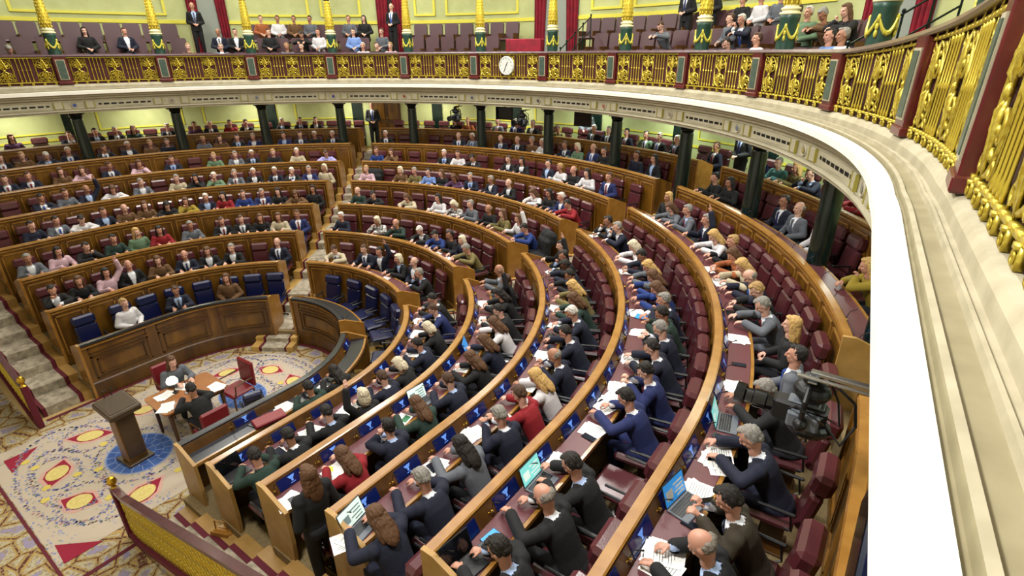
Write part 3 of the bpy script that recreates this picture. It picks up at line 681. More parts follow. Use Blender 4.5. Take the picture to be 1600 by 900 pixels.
# gallery seats
m = MB(); m.bbox(-.24, .24, -.3, .16, .36, .45, .04); g1 = m.mesh('seat', [GALSEAT])
m = MB(); T = Matrix.Translation((0, .16, .38)) @ Matrix.Rotation(-.12, 4, 'X')
pr = [(-.235, 0), (.235, 0), (.24, .52), (.215, .575), (.18, .59), (-.18, .59), (-.215, .575), (-.24, .52)]
m.rings([[(x, y, z) for x, z in pr] for y in (0, .1)], 0, T); g2 = m.mesh('backrest', [GALSEAT])
m = MB(); m.box(-.26, -.24, -.22, .2, 0, .6); g3 = m.mesh('side_frame', [WOODD]); m = MB(); m.box(.24, .26, -.22, .2, 0, .6); g4 = m.mesh('side_frame', [WOODD])
GS = [('seat', g1), ('backrest', g2), ('side_frame', g3), ('side_frame', g4)]
GROW = {1: (10.95, 5.35), 2: (11.72, 5.80), 3: (12.5, 6.25)}
gsegs = {1: [(-15.5, -4.6), (-4.2, -1.0), (1.0, 9.3)], 2: [(-15.5, -10.7), (-9.9, -5.7), (-4.5, -1.7), (1.2, 8.5)], 3: [(-15.5, -10.9), (-9.3, -6.0), (-4.6, -1.4), (.55, 6.0)]}
for k, segs in gsegs.items():
    r, z = GROW[k]; j = 0
    for a, b in segs:
        n = int((b-a)*r/10/.52)
        for i in range(n):
            s = a+(b-a)*(i+.5)/n
            if not inframe(pt(s, r, z+.9, True), 60, 60): continue
            o = tree('gallery_seat', GS, TM(s, r+flare(s), z)); j += 1
            tag(o, f"dusky maroon gallery seat with rounded back, {['front', 'second', 'third'][k-1]} gallery row, {ordn(j-1)} seat from the left", 'seat', 'upholstered seats of the upper gallery')

# ------------------------------------------------------------------ people
def remesh(mb, vox, name, mats, smooth=2, assign=None):
    me = mb.mesh(name+'_raw', mats); o = bpy.data.objects.new('tmp', me); C.objects.link(o)
    md = o.modifiers.new('r', 'REMESH'); md.mode = 'VOXEL'; md.voxel_size = vox
    if smooth:
        ms = o.modifiers.new('s', 'SMOOTH'); ms.factor = .5; ms.iterations = smooth
    dg = bpy.context.evaluated_depsgraph_get(); dg.update()
    out = bpy.data.meshes.new_from_object(o.evaluated_get(dg)); out.name = name
    bpy.data.objects.remove(o); bpy.data.meshes.remove(me)
    out.materials.clear()
    for q in mats: out.materials.append(q)
    n = len(out.polygons); mi = [0]*n
    if assign:
        for p in out.polygons: mi[p.index] = assign(p.center)
    out.polygons.foreach_set('material_index', mi); out.polygons.foreach_set('use_smooth', [True]*n)
    return out
def cull(me, fn):
    import bmesh
    bm = bmesh.new(); bm.from_mesh(me)
    bmesh.ops.delete(bm, geom=[f for f in bm.faces if fn(f.calc_center_median())], context='FACES')
    bm.to_mesh(me); bm.free(); return me

def hand(mb, wrist, d, up, side, curl=.35, spread=1, k=1.0):
    d = d.normalized(); up = (up-d*up.dot(d)).normalized(); x = d.cross(up)*side
    W = wrist
    for t, rr in ((.02, .024), (.045, .028), (.07, .028)): mb.ell(W+d*t, (.030*k, .026*k, .022*k), 10, 7)
    for i, (ox, L) in enumerate(((-.027, .062), (-.009, .072), (.009, .068), (.026, .052))):
        b = W+d*.078+x*ox*1.1
        a1 = curl; p1 = b+(d*math.cos(a1)-up*math.sin(a1))*L*.5; a2 = curl*2.4; p2 = p1+(d*math.cos(a2)-up*math.sin(a2))*L*.5
        mb.limb([b-d*.02, b, p1, p2], [.0095, .0095, .0088, .0078], 8)
    b = W+d*.025-x*.026; p1 = b+(d*.6-x*.75-up*.3).normalized()*.036; p2 = p1+(d*.85-x*.25-up*.4).normalized()*.03
    mb.limb([b, p1, p2], [.013, .0105, .009], 8)

def pose(nm):
    stand = nm == 'S'
    L = {'a': .28, 'w': .52, 'c': .40, 'x': .10, 'p': .45, 'r': .22, 'S': .02}[nm]
    tilt = {'a': .10, 'w': .55, 'c': .15, 'x': .05, 'p': .55, 'r': .1, 'S': .1}[nm]
    hip = V((0, 0, .95)) if stand else V((0, .02, .55))
    up = V((0, -math.sin(L), math.cos(L))); fw = V((0, -math.cos(L), -math.sin(L))); X = V((1, 0, 0))
    P = lambda v, w=0, x=0: hip+up*v+fw*w+X*x
    hc = P(.60)+V((0, -math.sin(L*.8), math.cos(L*.8)))*.115
    HM = Matrix.Translation(hc) @ Matrix.Rotation(tilt+L*.35, 4, 'X')
    sh = [P(.455, 0, -.19), P(.455, 0, .19)]
    # wrists and elbows; index 0 is the -x arm
    A = {'a': [((-.27, -.20, .80), (-.13, -.50, .92)), ((.27, -.20, .80), (.12, -.50, .92))],
         'w': [((-.31, -.32, .88), (-.10, -.56, .92)), ((.31, -.34, .88), (.14, -.62, .92))],
         'c': [((-.28, -.34, .88), (-.02, -.50, .92)), ((.20, -.44, .91), (hc.x+.075, hc.y-.12, hc.z-.19))],
         'x': [((-.28, -.03, .78), (-.09, -.27, .70)), ((.28, -.03, .78), (.08, -.28, .73))],
         'p': [((-.26, -.22, .86), (-.07, -.47, .99)), ((.27, -.24, .86), (.06, -.46, 1.0))],
         'r': [((-.27, -.18, .80), (-.12, -.46, .92)), ((.33, -.10, 1.22), (.27, -.16, 1.50))],
         'S': [((-.25, .04, 1.12), (-.08, -.19, 1.05)), ((.25, .04, 1.12), (.08, -.20, 1.06))]}[nm]
    A = [(V(e), V(w)) for e, w in A]
    knee = [V((sx*.11, -.40, .50)) for sx in (-1, 1)]; ank = [V((sx*.12, -.36, .09)) for sx in (-1, 1)]
    if stand: knee = [V((sx*.10, -.02, .50)) for sx in (-1, 1)]; ank = [V((sx*.11, .02, .09)) for sx in (-1, 1)]
    hj = [hip+V((sx*.09, 0, -.03)) for sx in (-1, 1)]
    def torso(mb, g, v0=-.08, neck=True, n=18):
        R_ = [(v0, .15, .105), (.0, .158, .112), (.12, .142, .10), (.24, .15, .108), (.36, .17, .112), (.44, .165, .095), (.50, .11, .075)]
        mb.rings([[P(v, (rw+g)*math.sin(2*PI*j/n), (rx+g)*math.cos(2*PI*j/n)) for j in range(n)] for v, rx, rw in R_])
        mb.ell(P(.455, 0, -.165), (.062+g, .06+g, .062+g)); mb.ell(P(.455, 0, .165), (.062+g, .06+g, .062+g))
    def legs(mb, g, foot=True):
        for i in (0, 1):
            mb.limb([hj[i], knee[i], ank[i]], [.085+g, .06+g, .04+g])
            if foot: mb.limb([ank[i]+V((0, .02, -.045)), ank[i]+V((0, -.15, -.055))], [.038, .032])
        mb.ell(hip+V((0, .03, -.02)), (.165+g, .12+g, .10+g))
    def arms(mb, g, upto=1.0):
        for i in (0, 1):
            e, w = A[i]; w2 = e+(w-e)*upto
            mb.limb([sh[i]-X*(.02 if i else -.02), e, w2], [.052+g, .041+g, .028+g*1.2+(1-upto)*.04])
    # body with head, face, hands
    b = MB(); torso(b, 0); legs(b, 0); arms(b, 0)
    b.limb([P(.46, .0), P(.56, .01), HM @ V((0, .02, -.05))], [.062, .055, .055])
    b.ell((0, .012, .025), (.077, .098, .10), 20, 14, 0, HM); b.ell((0, -.02, -.045), (.060, .072, .078), 18, 12, 0, HM)
    b.ell((0, -.055, -.09), (.030, .030, .026), 12, 8, 0, HM)
    b.tube([(0, -.085, .03), (0, -.105, -.005), (0, -.115, -.022), (0, -.085, -.03)], [.009, .013, .017, .012], 8, 0, HM)
    b.ell((0, -.082, -.058), (.026, .016, .010), 10, 6, 0, HM)
    for sx in (-1, 1):
        b.ell((sx*.078, .012, -.005), (.011, .024, .032), 10, 8, 0, HM); b.ell((sx*.032, -.082, .034), (.022, .012, .008), 8, 6, 0, HM)
        b.ell((sx*.036, -.068, -.022), (.022, .02, .02), 8, 6, 0, HM)
    hup = V((0, 0, 1))
    for i in (0, 1):
        e, w = A[i]; d = w-e
        sd = -1 if i else 1
        if nm in 'aw' or (nm in 'cr' and i == 0): hand(b, w, V((d.x*.3, d.y, -.05)), hup, sd, .25 if nm == 'a' else .45)
        elif nm == 'r': hand(b, w, d, V((0, 1, 0)), sd, .08)
        elif nm == 'c': hand(b, w, V((-.3, .1, 1)), V((0, 1, .2)), sd, .9)
        elif nm == 'p': hand(b, w, V((-d.x*.2, -.5, .35)), V((0, .5, 1)), sd, .8)
        else: hand(b, w, d, V((0, -.4, 1)), sd, .5)
    eye = [HM @ V((sx*.031, -.083, .012)) for sx in (-1, 1)]; lip = HM @ V((0, -.096, -.059))
    def asg(c):
        if min((c-eye[0]).length, (c-eye[1]).length) < .0125: return 1
        q = HM.inverted() @ c
        if abs(q.x) < .023 and abs(q.z+.059) < .0065 and q.y < -.07: return 2
        if c.z < .10: return 3
        return 0
    body = remesh(b, .0085, 'person_'+nm, [SKINS[0], EYE, LIP, BLACKG], 1, asg)
    inv = Matrix((X, fw, up)).transposed().inverted()
    def loc(c):
        q = c-hip; return q.dot(X), q.dot(fw), q.dot(up)
    def neckcut(c, lo):
        x, w, v = loc(c); return v > lo and math.hypot(x, w) < .085 and abs(x) < .075
    t = MB(); torso(t, .012); arms(t, .012, .93); t.limb([P(.48), P(.535, .005)], [.075, .064])
    top = cull(remesh(t, .015, 'shirt', [SHIRT], 2), lambda c: neckcut(c, .545))
    j = MB(); torso(j, .026, -.14); arms(j, .024, .88)
    for sx in (-1, 1): j.limb([P(.40, .115, sx*.05), P(.52, .02, sx*.075), P(.50, -.07, sx*.04)], [.018, .024, .02])
    def vcut(c):
        x, w, v = loc(c)
        if v > .51 and abs(x) < .06: return True
        return w > .03 and v > .10 and abs(x) < .012+.075*(v-.10)/.4 and abs(x) < .09
    jac = cull(remesh(j, .015, 'jacket', [CLM['navy']], 2), vcut)
    sw = MB(); torso(sw, .024, -.12); arms(sw, .022, .92); sw.limb([P(.48), P(.525)], [.082, .074])
    swe = cull(remesh(sw, .016, 'sweater', [CLM['grey']], 2), lambda c: neckcut(c, .535))
    tr = MB(); legs(tr, .018, False); trou = remesh(tr, .02, 'trousers', [TROUS], 2)
    ti = MB()
    pts = [(.50, .095, .022), (.47, .122, .024), (.455, .128, .016), (.30, .138, .028), (.16, .132, .034)]
    vs = [P(v, w, sx*x) for v, w, x in pts for sx in (-1, 1)]+[P(v, w-.012, sx*x) for v, w, x in pts for sx in (-1, 1)]
    fs = [(2*i, 2*i+1, 2*i+3, 2*i+2) for i in range(4)]+[(10+2*i, 12+2*i, 13+2*i, 11+2*i) for i in range(4)]+[(2*i, 2*i+2, 12+2*i, 10+2*i) for i in range(4)]+[(2*i+1, 11+2*i, 13+2*i, 2*i+3) for i in range(4)]
    ti.add(vs, fs); tie = ti.mesh('tie', [TIES[0]])
    return dict(body=body, shirt=top, jacket=jac, sweater=swe, trousers=trou, tie=tie, HM=HM, hands=A)
PO = {k: pose(k) for k in 'awcxprS'}

def hairs():
    H = {}
    m = MB(); m.ell((0, .034, .040), (.083, .092, .092), 22, 14); m.ell((0, .075, -.015), (.062, .045, .055)); m.ell((.012, -.035, .104), (.052, .045, .022))
    for sx in (-1, 1): m.ell((sx*.068, .03, .01), (.018, .045, .045))
    H['short'] = m
    m = MB(); m.ell((0, .085, -.005), (.062, .032, .05)); 
    for sx in (-1, 1): m.ell((sx*.070, .045, .0), (.016, .045, .038)); m.ell((sx*.055, .08, .005), (.03, .03, .045))
    H['fringe'] = m
    m = MB(); m.ell((0, .026, .040), (.088, .102, .097), 22, 14); m.ell((0, .07, -.06), (.085, .055, .12)); m.ell((0, -.035, .105), (.055, .045, .026))
    for sx in (-1, 1): m.ell((sx*.078, .02, -.04), (.024, .05, .10))
    H['bob'] = m
    m = MB(); m.ell((0, .026, .040), (.087, .101, .096), 22, 14); m.ell((0, .075, -.10), (.09, .045, .17)); m.ell((.01, .085, -.2), (.085, .035, .13)); m.ell((0, -.035, .105), (.055, .042, .024))
    for sx in (-1, 1): m.ell((sx*.078, .02, -.06), (.022, .045, .12)); m.ell((sx*.085, .03, -.17), (.026, .04, .10))
    H['long'] = m
    out = {k: remesh(v, .008, 'hair_'+k, [HAIRM['d']], 0) for k, v in H.items()}
    for k, me in out.items():
        for v in me.vertices:
            q = V(v.co); d = (q-V((0, .02, .02))).normalized()
            v.co = q+d*(.009*noise.noise(V((q.x*60, q.y*60, q.z*22)))+.006*noise.noise(q*130))
    return out
HR = hairs()
HK = {'d': 'short', 'n': 'short', 'g': 'short', 'w': 'short', 'y': 'short', 'b': 'fringe', 'W': 'bob', 'L': 'long', 'N': 'long', 'B': 'long'}
def setm(o, i, m):
    o.material_slots[i].link = 'OBJECT'; o.material_slots[i].material = m
m = MB(); m.bbox(-.036, .036, -.005, .005, 0, .15, .004); m.box(-.031, .031, -.0056, -.0048, .008, .142, 1); PHONE = m.mesh('phone', [BLACKG, BSCREEN])
POSEN = {'a': 'arms on desk', 'w': 'bent over desk', 'c': 'hand at chin', 'x': 'leaning back', 'p': 'reading phone', 'r': 'arm raised', 'S': 'standing'}
np_ = 0
def person(M, hair, ps, cl, label, group, scale=.9, turn=None):
    global np_
    np_ += 1
    p = PO[ps]
    dark = hair == 'd' and rnd.random() < .06
    sk = SKINS[3] if dark else SKINS[rnd.choice((0, 0, 1, 1, 2))]
    rz = rnd.uniform(-.22, .22) if turn is None else turn
    if ps == 'w': rz *= .5
    mx = -1 if rnd.random() < .5 and ps != 'r' else 1
    o = link('person', p['body'], None, M @ Matrix.Rotation(rz, 4, 'Z') @ Matrix.Diagonal((scale*mx, scale, scale, 1)))
    setm(o, 0, sk)
    h = link('hair', HR[HK[hair]], o, p['HM'] @ Matrix.Rotation(rnd.uniform(-.05, .05), 4, 'Z') @ Matrix.Diagonal((1, 1, 1, 1))); setm(h, 0, HAIRM[hair])
    suit, c = cl[0] == 'j', cl[1:]
    if suit:
        a = link('shirt', p['shirt'], o); setm(a, 0, SHIRTB if rnd.random() < .25 else SHIRT)
        j = link('jacket', p['jacket'], o); setm(j, 0, CLM[{'blue': 'navy2', 'olive': 'brown2'}.get(c, c)])
        if HK[hair] in ('short', 'fringe') and rnd.random() < .65:
            t = link('tie', p['tie'], a); setm(t, 0, rnd.choice(TIES))
        tr = link('trousers', p['trousers'], o); setm(tr, 0, CLM[{'blue': 'navy2', 'olive': 'brown2'}.get(c, c)])
    else:
        j = link('sweater', p['sweater'], o); setm(j, 0, CLM[c]); tr = link('trousers', p['trousers'], o)
    tag(o, label, 'person', group)
    return o
def clear(s, r, d):
    for n in range(-1, 14):
        g = arcm(s, r)-arcm(bayc(n), r)
        if abs(g) < d: s = arci(arcm(bayc(n), r)+math.copysign(d, g), r)
    return s
for row in ROWS:
    for b in 'LMR':
        L = sorted(folk.get((row, b), []))
        for j, (s, hair, ps, cl) in enumerate(L):
            if hair not in HK: hair = 'd'
            r = RR[row]+SEATR
            if row == 'Z':
                s = clear(s, r, .42)
                if j and arcm(s, r)-prev < .5: s = clear(arci(prev+.5, r), r, .3)
            prev = arcm(s, r)
            M = TM(s, r, FL[row])
            hs = HAIRN[hair]
            txt = f"person, {hs}, {'dark brown' if cl == 'jolive' else CLN[cl[1:]]} {'suit' if cl[0]=='j' else 'top'}, {POSEN[ps]}, {ROWN[row]}, {BN[b]}"
            person(M, hair, ps, cl, txt, 'people seated behind the curved desks')
            if ps == 'p':
                q = PO['p']; 
                ph = link('phone', PHONE, None, M @ Matrix.Diagonal((.9, .9, .9, 1)) @ Matrix.Translation((0, -.52, 1.0)) @ Matrix.Rotation(-.9, 4, 'X') @ Matrix.Rotation(PI, 4, 'Z'))
                tag(ph, f'phone held up by the person with {hs} in {CLN[cl[1:]]}, {ROWN[row]}', 'phone', 'phones held in hand')
# make every label single out one person
def fixlabels(name):
    seen = {}
    for o in C.objects:
        if o.get('category') == name: seen.setdefault(o['label'], []).append(o)
    for lab, L in seen.items():
        if len(L) > 1:
            L.sort(key=lambda o: (proj(o.matrix_world.translation) or (0, 0))[0] if False else (proj(o.matrix_basis.translation) or (0, 0))[0])
            W = ['leftmost', 'middle', 'rightmost'] if len(L) == 3 else (['left one', 'right one'] if len(L) == 2 else [ordn(i)+' from left' for i in range(len(L))])
            for o, w in zip(L, W): o['label'] = ' '.join((lab+', '+w).split())
for t in GALPEOPLE.split(';'):
    h, st, cl = t.split(','); k = int(h[0]); s = float(h[2:]); r, z = GROW[k]
    if k == 1: s = clear(s, r, .5)
    M = TM(s, r+flare(s)-.02, z)
    person(M, st[0], st[1], cl, f"person, {HAIRN[st[0]]}, {CLN[cl[1:]]} {'suit' if cl[0]=='j' else 'top'}, {POSEN[st[1]]}, upper gallery, {['front', 'second', 'third'][k-1]} row", 'visitors and guards in the upper gallery')
# ushers standing on the chamber floor level and at the back wall
person(TM(-5.95, 12.3, FL['Y']+.0), 'd', 'S', 'jblack', 'usher in black uniform standing at the head of the aisle beside the wall door', 'ushers standing by the wall', .95, .2)
person(TM(.85, 12.45, FL['Y']), 'y', 'S', 'tgrey', 'press photographer in grey top standing by the wall behind the eighth row', 'ushers standing by the wall', .95, .3)
person(TM(5.7, 12.1, FL['Y']), 'd', 'S', 'jblack', 'usher in black standing at the top of the right-hand aisle', 'ushers standing by the wall', .95, 0)
person(TM(17.55, 5.72, FL['D']), 'N', 'S', 'tblack', 'long-haired person in black standing at the close end of the third row', None, .88, 0)
fixlabels('person'); fixlabels('phone')
print('people', np_)
# ------------------------------------------------------------------ things lying on the desks
def sheet(T, w=.105, h=.148, z=0, mi=0, mb=None, t=.002):
    mb.box(-w, w, -h, h, z, z+t, mi, T)
def lines(mb, T, w, h, z, n=8, mi=1):
    for i in range(n):
        y = h*.75-i*h*1.5/n; mb.box(-w*.75, w*(.75 if i % 3 else .3), y-.002, y+.002, z, z+.0004, mi, T)
def item(kind, M, where):
    rz = Matrix.Rotation(rnd.uniform(-.25, .25), 4, 'Z')
    M = M @ rz
    if kind in ('papers', 'bigpapers', 'booklet', 'folder', 'redcase', 'yellow'):
        n = dict(papers=3, bigpapers=6).get(kind, 1)
        if kind in ('papers', 'bigpapers'):
            r = tag(empty('paper_stack', M), f'loose white printed sheets lying on the {where}', 'papers', 'papers lying on the desks')
            for i in range(n):
                mb = MB(); T = Matrix.Translation((rnd.uniform(-.07, .07)*(2 if n > 3 else 1), rnd.uniform(-.02, .02), i*.0025+.001)) @ Matrix.Rotation(rnd.uniform(-.4, .4), 4, 'Z')
                sheet(T, .10, .11 if n == 3 else .13, 0, 0, mb); lines(mb, T, .10, .11, .0021); mb.build('sheet', [PAPER, INK], r)
        elif kind == 'booklet':
            r = tag(empty('open_booklet', M), f'open booklet with green and white pages on the {where}', 'booklet', 'booklets on the desks')
            for sx in (-1, 1):
                mb = MB(); T = Matrix.Translation((sx*.075, 0, .004)) @ Matrix.Rotation(sx*-.1, 4, 'Y'); mb.box(-.075, .075, -.10, .10, 0, .006, 0, T); mb.box(-.06, .06, -.01, .08, .006, .0065, 1, T); lines(mb, T, .07, .06, .0061, 5, 2); mb.build('page', [PAPER, mat('green_print', '#2f7a4f', .6), INK], r)
        elif kind == 'redcase':
            mb = MB(); mb.bbox(-.24, .24, -.12, .12, 0, .06, .015); r = mb.build('briefcase', [REDL], None, loc=M); tag(r, f'soft dark red leather case lying on the {where}', 'case')
            mb = MB(); mb.tube([(-.06, -.12, .03), (-.05, -.16, .03), (.05, -.16, .03), (.06, -.12, .03)], .008, 6); mb.build('handle', [REDL], r)
        elif kind == 'yellow':
            mb = MB()
            for i in range(3): mb.box(-.05+.02*i, .03+.02*i, -.03, .03, .004*i, .004*i+.003, 0, Matrix.Rotation(.4*i, 4, 'Z'))
            r = tag(mb.build('sticky_notes', [mat('yellow_note', '#e4e83a', .6)], None, loc=M), f'bright yellow sticky notes on the {where}', 'notes')
        else:
            mb = MB(); mb.bbox(-.13, .13, -.10, .10, 0, .012, .003); r = tag(mb.build('folder', [BLACKL], None, loc=M), f'closed dark folder lying on the {where}', 'folder', 'folders on the desks')
            mb = MB(); mb.tube([(-.10, -.10, .013), (-.10, .10, .013)], .004, 5); mb.build('elastic_band', [INK], r)
    elif kind.startswith('laptop'):
        sc = {'laptopcyan': CYAN, 'laptopwhite': WSCREEN, 'laptopblue': BSCREEN, 'laptopopen': WSCREEN, 'laptopscreen': BSCREEN}.get(kind, BLACKG)
        nm = {'laptopcyan': 'with cyan screen', 'laptopwhite': 'with white screen', 'laptopblue': 'with blue screen', 'laptopopen': 'showing a white document', 'laptopscreen': 'showing blue windows'}.get(kind, 'with dark screen')
        M = M @ Matrix.Rotation(0, 4, 'Z')
        r = tag(empty('laptop', M), f'open laptop {nm} on the {where}', 'laptop', 'laptops on the desks')
        mb = MB(); mb.bbox(-.155, .155, -.02, .17, 0, .014, .005); kb = mb.build('keyboard_base', [mat('grey_case', '#5d636b', .4) if kind != 'laptopdark' else BLACK], r)
        mb = MB()
        for i in range(5):
            for k in range(11): mb.box(-.14+.0255*k, -.118+.0255*k, .0+.022*i, .018+.022*i, .014, .016)
        mb.build('keys', [BLACK], kb)
        T = Matrix.Translation((0, -.02, .01)) @ Matrix.Rotation(.35, 4, 'X')
        mb = MB(); mb.bbox(-.155, .155, -.008, 0, 0, .205, .003, 0, T); ld = mb.build('lid', [BLACK], r)
        mb = MB(); mb.box(-.145, .145, .0, .001, .012, .195, 0, T)
        if kind in ('laptopscreen', 'laptopopen', 'laptopwhite', 'laptopcyan'):
            for i in range(4): mb.box(-.12, -.02+.03*(i % 2), .001, .0015, .03+.035*i, .045+.035*i, 1, T)
            mb.box(.03, .12, .001, .0015, .05, .13, 1, T)
        mb.build('screen', [sc, {'laptopscreen': PAPER, 'laptopcyan': WSCREEN}.get(kind, mat('soft_grey', '#8fa9b0', .5))], ld)
    elif kind.startswith('tablet') or kind == 'phone':
        w, h = (.04, .078) if kind == 'phone' else (.085, .12)
        mb = MB(); mb.bbox(-w, w, -h, h, 0, .009, .004)
        t = kind.replace('tablet', '')
        r = mb.build('phone' if kind == 'phone' else 'tablet', [BLACKG], None, loc=M)
        tag(r, f"{'dark phone lying' if kind == 'phone' else (('blue' if t == 'blue' else 'white' if t == 'white' else 'dark')+' tablet lying')} on the {where}", 'phone' if kind == 'phone' else 'tablet', 'phones on the desks' if kind == 'phone' else 'tablets on the desks')
        mb = MB(); mb.box(-w+.006, w-.006, -h+.008, h-.008, .009, .0097); mb.build('glass', [BSCREEN if t == 'blue' else WSCREEN if t == 'white' else mat('dark_glass', '#1c2230', .08)], r)
    elif kind == 'bag':
        mb = MB(); mb.ell((0, 0, .045), (.14, .07, .05), 16, 10); r = tag(mb.build('pouch', [BLACKL], None, smooth=True, loc=M), f'black leather pouch on the {where}', 'bag', 'pouches on the desks')
        mb = MB(); mb.tube([(-.1, 0, .06), (-.06, -.08, .05), (.02, -.1, .03), (.08, -.06, .04), (.1, 0, .06)], .006, 6); mb.build('strap', [BLACKL], r)
cnt = {}
for t in ITEMS.split(';'):
    h, dr, kind = t.split(','); row = h[0]; s = float(h[1:]); r = RR[row]+float(dr)
    if (row, s) == ('A', 8.77): continue
    if kind.startswith('laptop'): r = RR[row]+.20
    near = 'near the aisle' if 0 < s < 9 else 'at the bend' if s < 15 else 'near the close end' if s < 16.7 else 'at its close end'
    item(kind, TM(s, max(r, RR[row]+.26) if not kind.startswith('laptop') else r, TOP[row]-.159), f'{ROWN[row]} desk, {near}')
# papers in front of other readers along the far rows
for (row, b), L in folk.items():
    for j, (s, hair, ps, cl) in enumerate(sorted(L)):
        if b != 'R' and ps in 'wa' and rnd.random() < .4:
            mb = MB(); T = Matrix.Rotation(rnd.uniform(-.3, .3), 4, 'Z'); sheet(T, .1, .075, 0, 0, mb)
            o = mb.build('paper_sheet', [PAPER], None, loc=TM(s+.02, RR[row]+.26, TOP[row]-.159))
            tag(o, f"white sheet before person with {HAIRN[hair]}, {CLN[cl[1:]]} top, {ROWN[row]}, {BN[b]}", 'paper', 'single sheets on the far desks')
for c in ('papers', 'paper', 'phone', 'tablet', 'laptop', 'booklet', 'folder', 'bag'): fixlabels(c)

# ------------------------------------------------------------------ the floor of the house
def carpetmat(name, base, border):
    m = bpy.data.materials.new(name); m.use_nodes = True; nt = m.node_tree; b = nt.nodes['Principled BSDF']; b.inputs['Roughness'].default_value = .95
    N = nt.nodes.new; Lk = nt.links.new
    tc = N('ShaderNodeTexCoord')
    v = N('ShaderNodeTexVoronoi'); v.inputs['Scale'].default_value = 3.2 if border else 17; v.feature = 'DISTANCE_TO_EDGE' if border else 'F1'
    Lk(tc.outputs['Object'], v.inputs['Vector'])
    n = N('ShaderNodeTexNoise'); n.inputs['Scale'].default_value = 2.6 if not border else 7; n.inputs['Detail'].default_value = 1; Lk(tc.outputs['Object'], n.inputs['Vector'])
    r1 = N('ShaderNodeValToRGB'); r1.color_ramp.interpolation = 'CONSTANT'
    if border:
        r1.color_ramp.elements[0].color = lin('#5a2f1e'); r1.color_ramp.elements[1].position = .035; r1.color_ramp.elements[1].color = lin('#a98c4e')
        e = r1.color_ramp.elements.new(.10); e.color = lin('#aea488'); e = r1.color_ramp.elements.new(.24); e.color = lin('#8f86a3')
        Lk(v.outputs['Distance'], r1.inputs[0])
        n2 = N('ShaderNodeTexNoise'); n2.inputs['Scale'].default_value = 26; Lk(tc.outputs['Object'], n2.inputs['Vector'])
        mx = N('ShaderNodeMix'); mx.data_type = 'RGBA'; mx.inputs[7].default_value = lin('#93805c')
        r2 = N('ShaderNodeValToRGB'); r2.color_ramp.elements[0].position = .5; r2.color_ramp.elements[1].position = .6; Lk(n2.outputs['Fac'], r2.inputs[0])
        Lk(r2.outputs[0], mx.inputs[0]); Lk(r1.outputs[0], mx.inputs[6]); Lk(mx.outputs[2], b.inputs['Base Color'])
    else:
        # scattered little flowers, gathered in garlands by a coarse noise
        r1.color_ramp.elements[0].color = (1, 1, 1, 1); r1.color_ramp.elements[1].position = .30; r1.color_ramp.elements[1].color = (0, 0, 0, 1)
        Lk(v.outputs['Distance'], r1.inputs[0])
        r2 = N('ShaderNodeValToRGB'); r2.color_ramp.elements[0].position = .44; r2.color_ramp.elements[1].position = .52; Lk(n.outputs['Fac'], r2.inputs[0])
        mm = N('ShaderNodeMath'); mm.operation = 'MULTIPLY'; Lk(r1.outputs[0], mm.inputs[0]); Lk(r2.outputs[0], mm.inputs[1])
        r3 = N('ShaderNodeValToRGB'); r3.color_ramp.interpolation = 'CONSTANT'
        for i, (p, c) in enumerate(((0, '#6f7fb0'), (.35, '#8c8fae'), (.6, '#8a7d9b'), (.8, '#7c8a74'))):
            e = r3.color_ramp.elements[i] if i < 2 else r3.color_ramp.elements.new(p); e.position = p; e.color = lin(c)
        sp = N('ShaderNodeSeparateColor'); Lk(v.outputs['Color'], sp.inputs[0]); Lk(sp.outputs[0], r3.inputs[0])
        mx = N('ShaderNodeMix'); mx.data_type = 'RGBA'; mx.inputs[6].default_value = lin(base)
        Lk(mm.outputs[0], mx.inputs[0]); Lk(r3.outputs[0], mx.inputs[7]); Lk(mx.outputs[2], b.inputs['Base Color'])
    return m
CF_ = carpetmat('carpet_field', '#b7a995', False); CB_ = carpetmat('carpet_border', '#c3b6a0', True)
RED_ = mat('carpet_red', '#8c1630', .95); YEL_ = mat('carpet_yellow', '#d3c27a', .95, col2='#c6b264', nscale=25); BLU_ = mat('carpet_blue', '#33508f', .95, col2='#4668a8', nscale=6); BLUL = mat('carpet_light_blue', '#8797bd', .95); PINK_ = mat('carpet_pink', '#c59a8c', .95); SPOT = mat('carpet_gold_spot', '#cbb758', .95)
mb = MB()
def poly(pts, z, mi): mb.add([(x, y, z) for x, y in pts], [tuple(range(len(pts)))], mi)
def arcpts(r, a0, a1, n=24): return [(r*math.sin(a0+(a1-a0)*i/n), r*math.cos(a0+(a1-a0)*i/n)) for i in range(n+1)]
poly([(-2.14, -7.5), (-2.14, 0)][:0] or [(-5, -7.6), (5, -7.6), (5, -2.6), (2.2, -2.6), (2.2, 0)]+arcpts(2.19, PI/2, -PI/2)[1:-1]+[(-2.2, 0), (-2.2, -2.6), (-5, -2.6)], .006, 1)
poly([(-5, -3.0), (-2.3, -3.0), (-2.3, -7), (-5, -7)], .008, 0)
poly([(1.74, -3.4), (1.74, 0)]+arcpts(1.72, PI/2, -PI/2)[1:-1]+[(-1.72, 0), (-1.72, -3.36), (-1.6, -3.4)], .010, 0)
for a in ([(-2.2, -3.45), (2.3, -3.45), (2.3, -3.41), (-2.2, -3.41)], [(2.2, -2.62), (2.27, -2.62), (2.3, -7), (2.22, -7)]): poly(a, .012, 8)
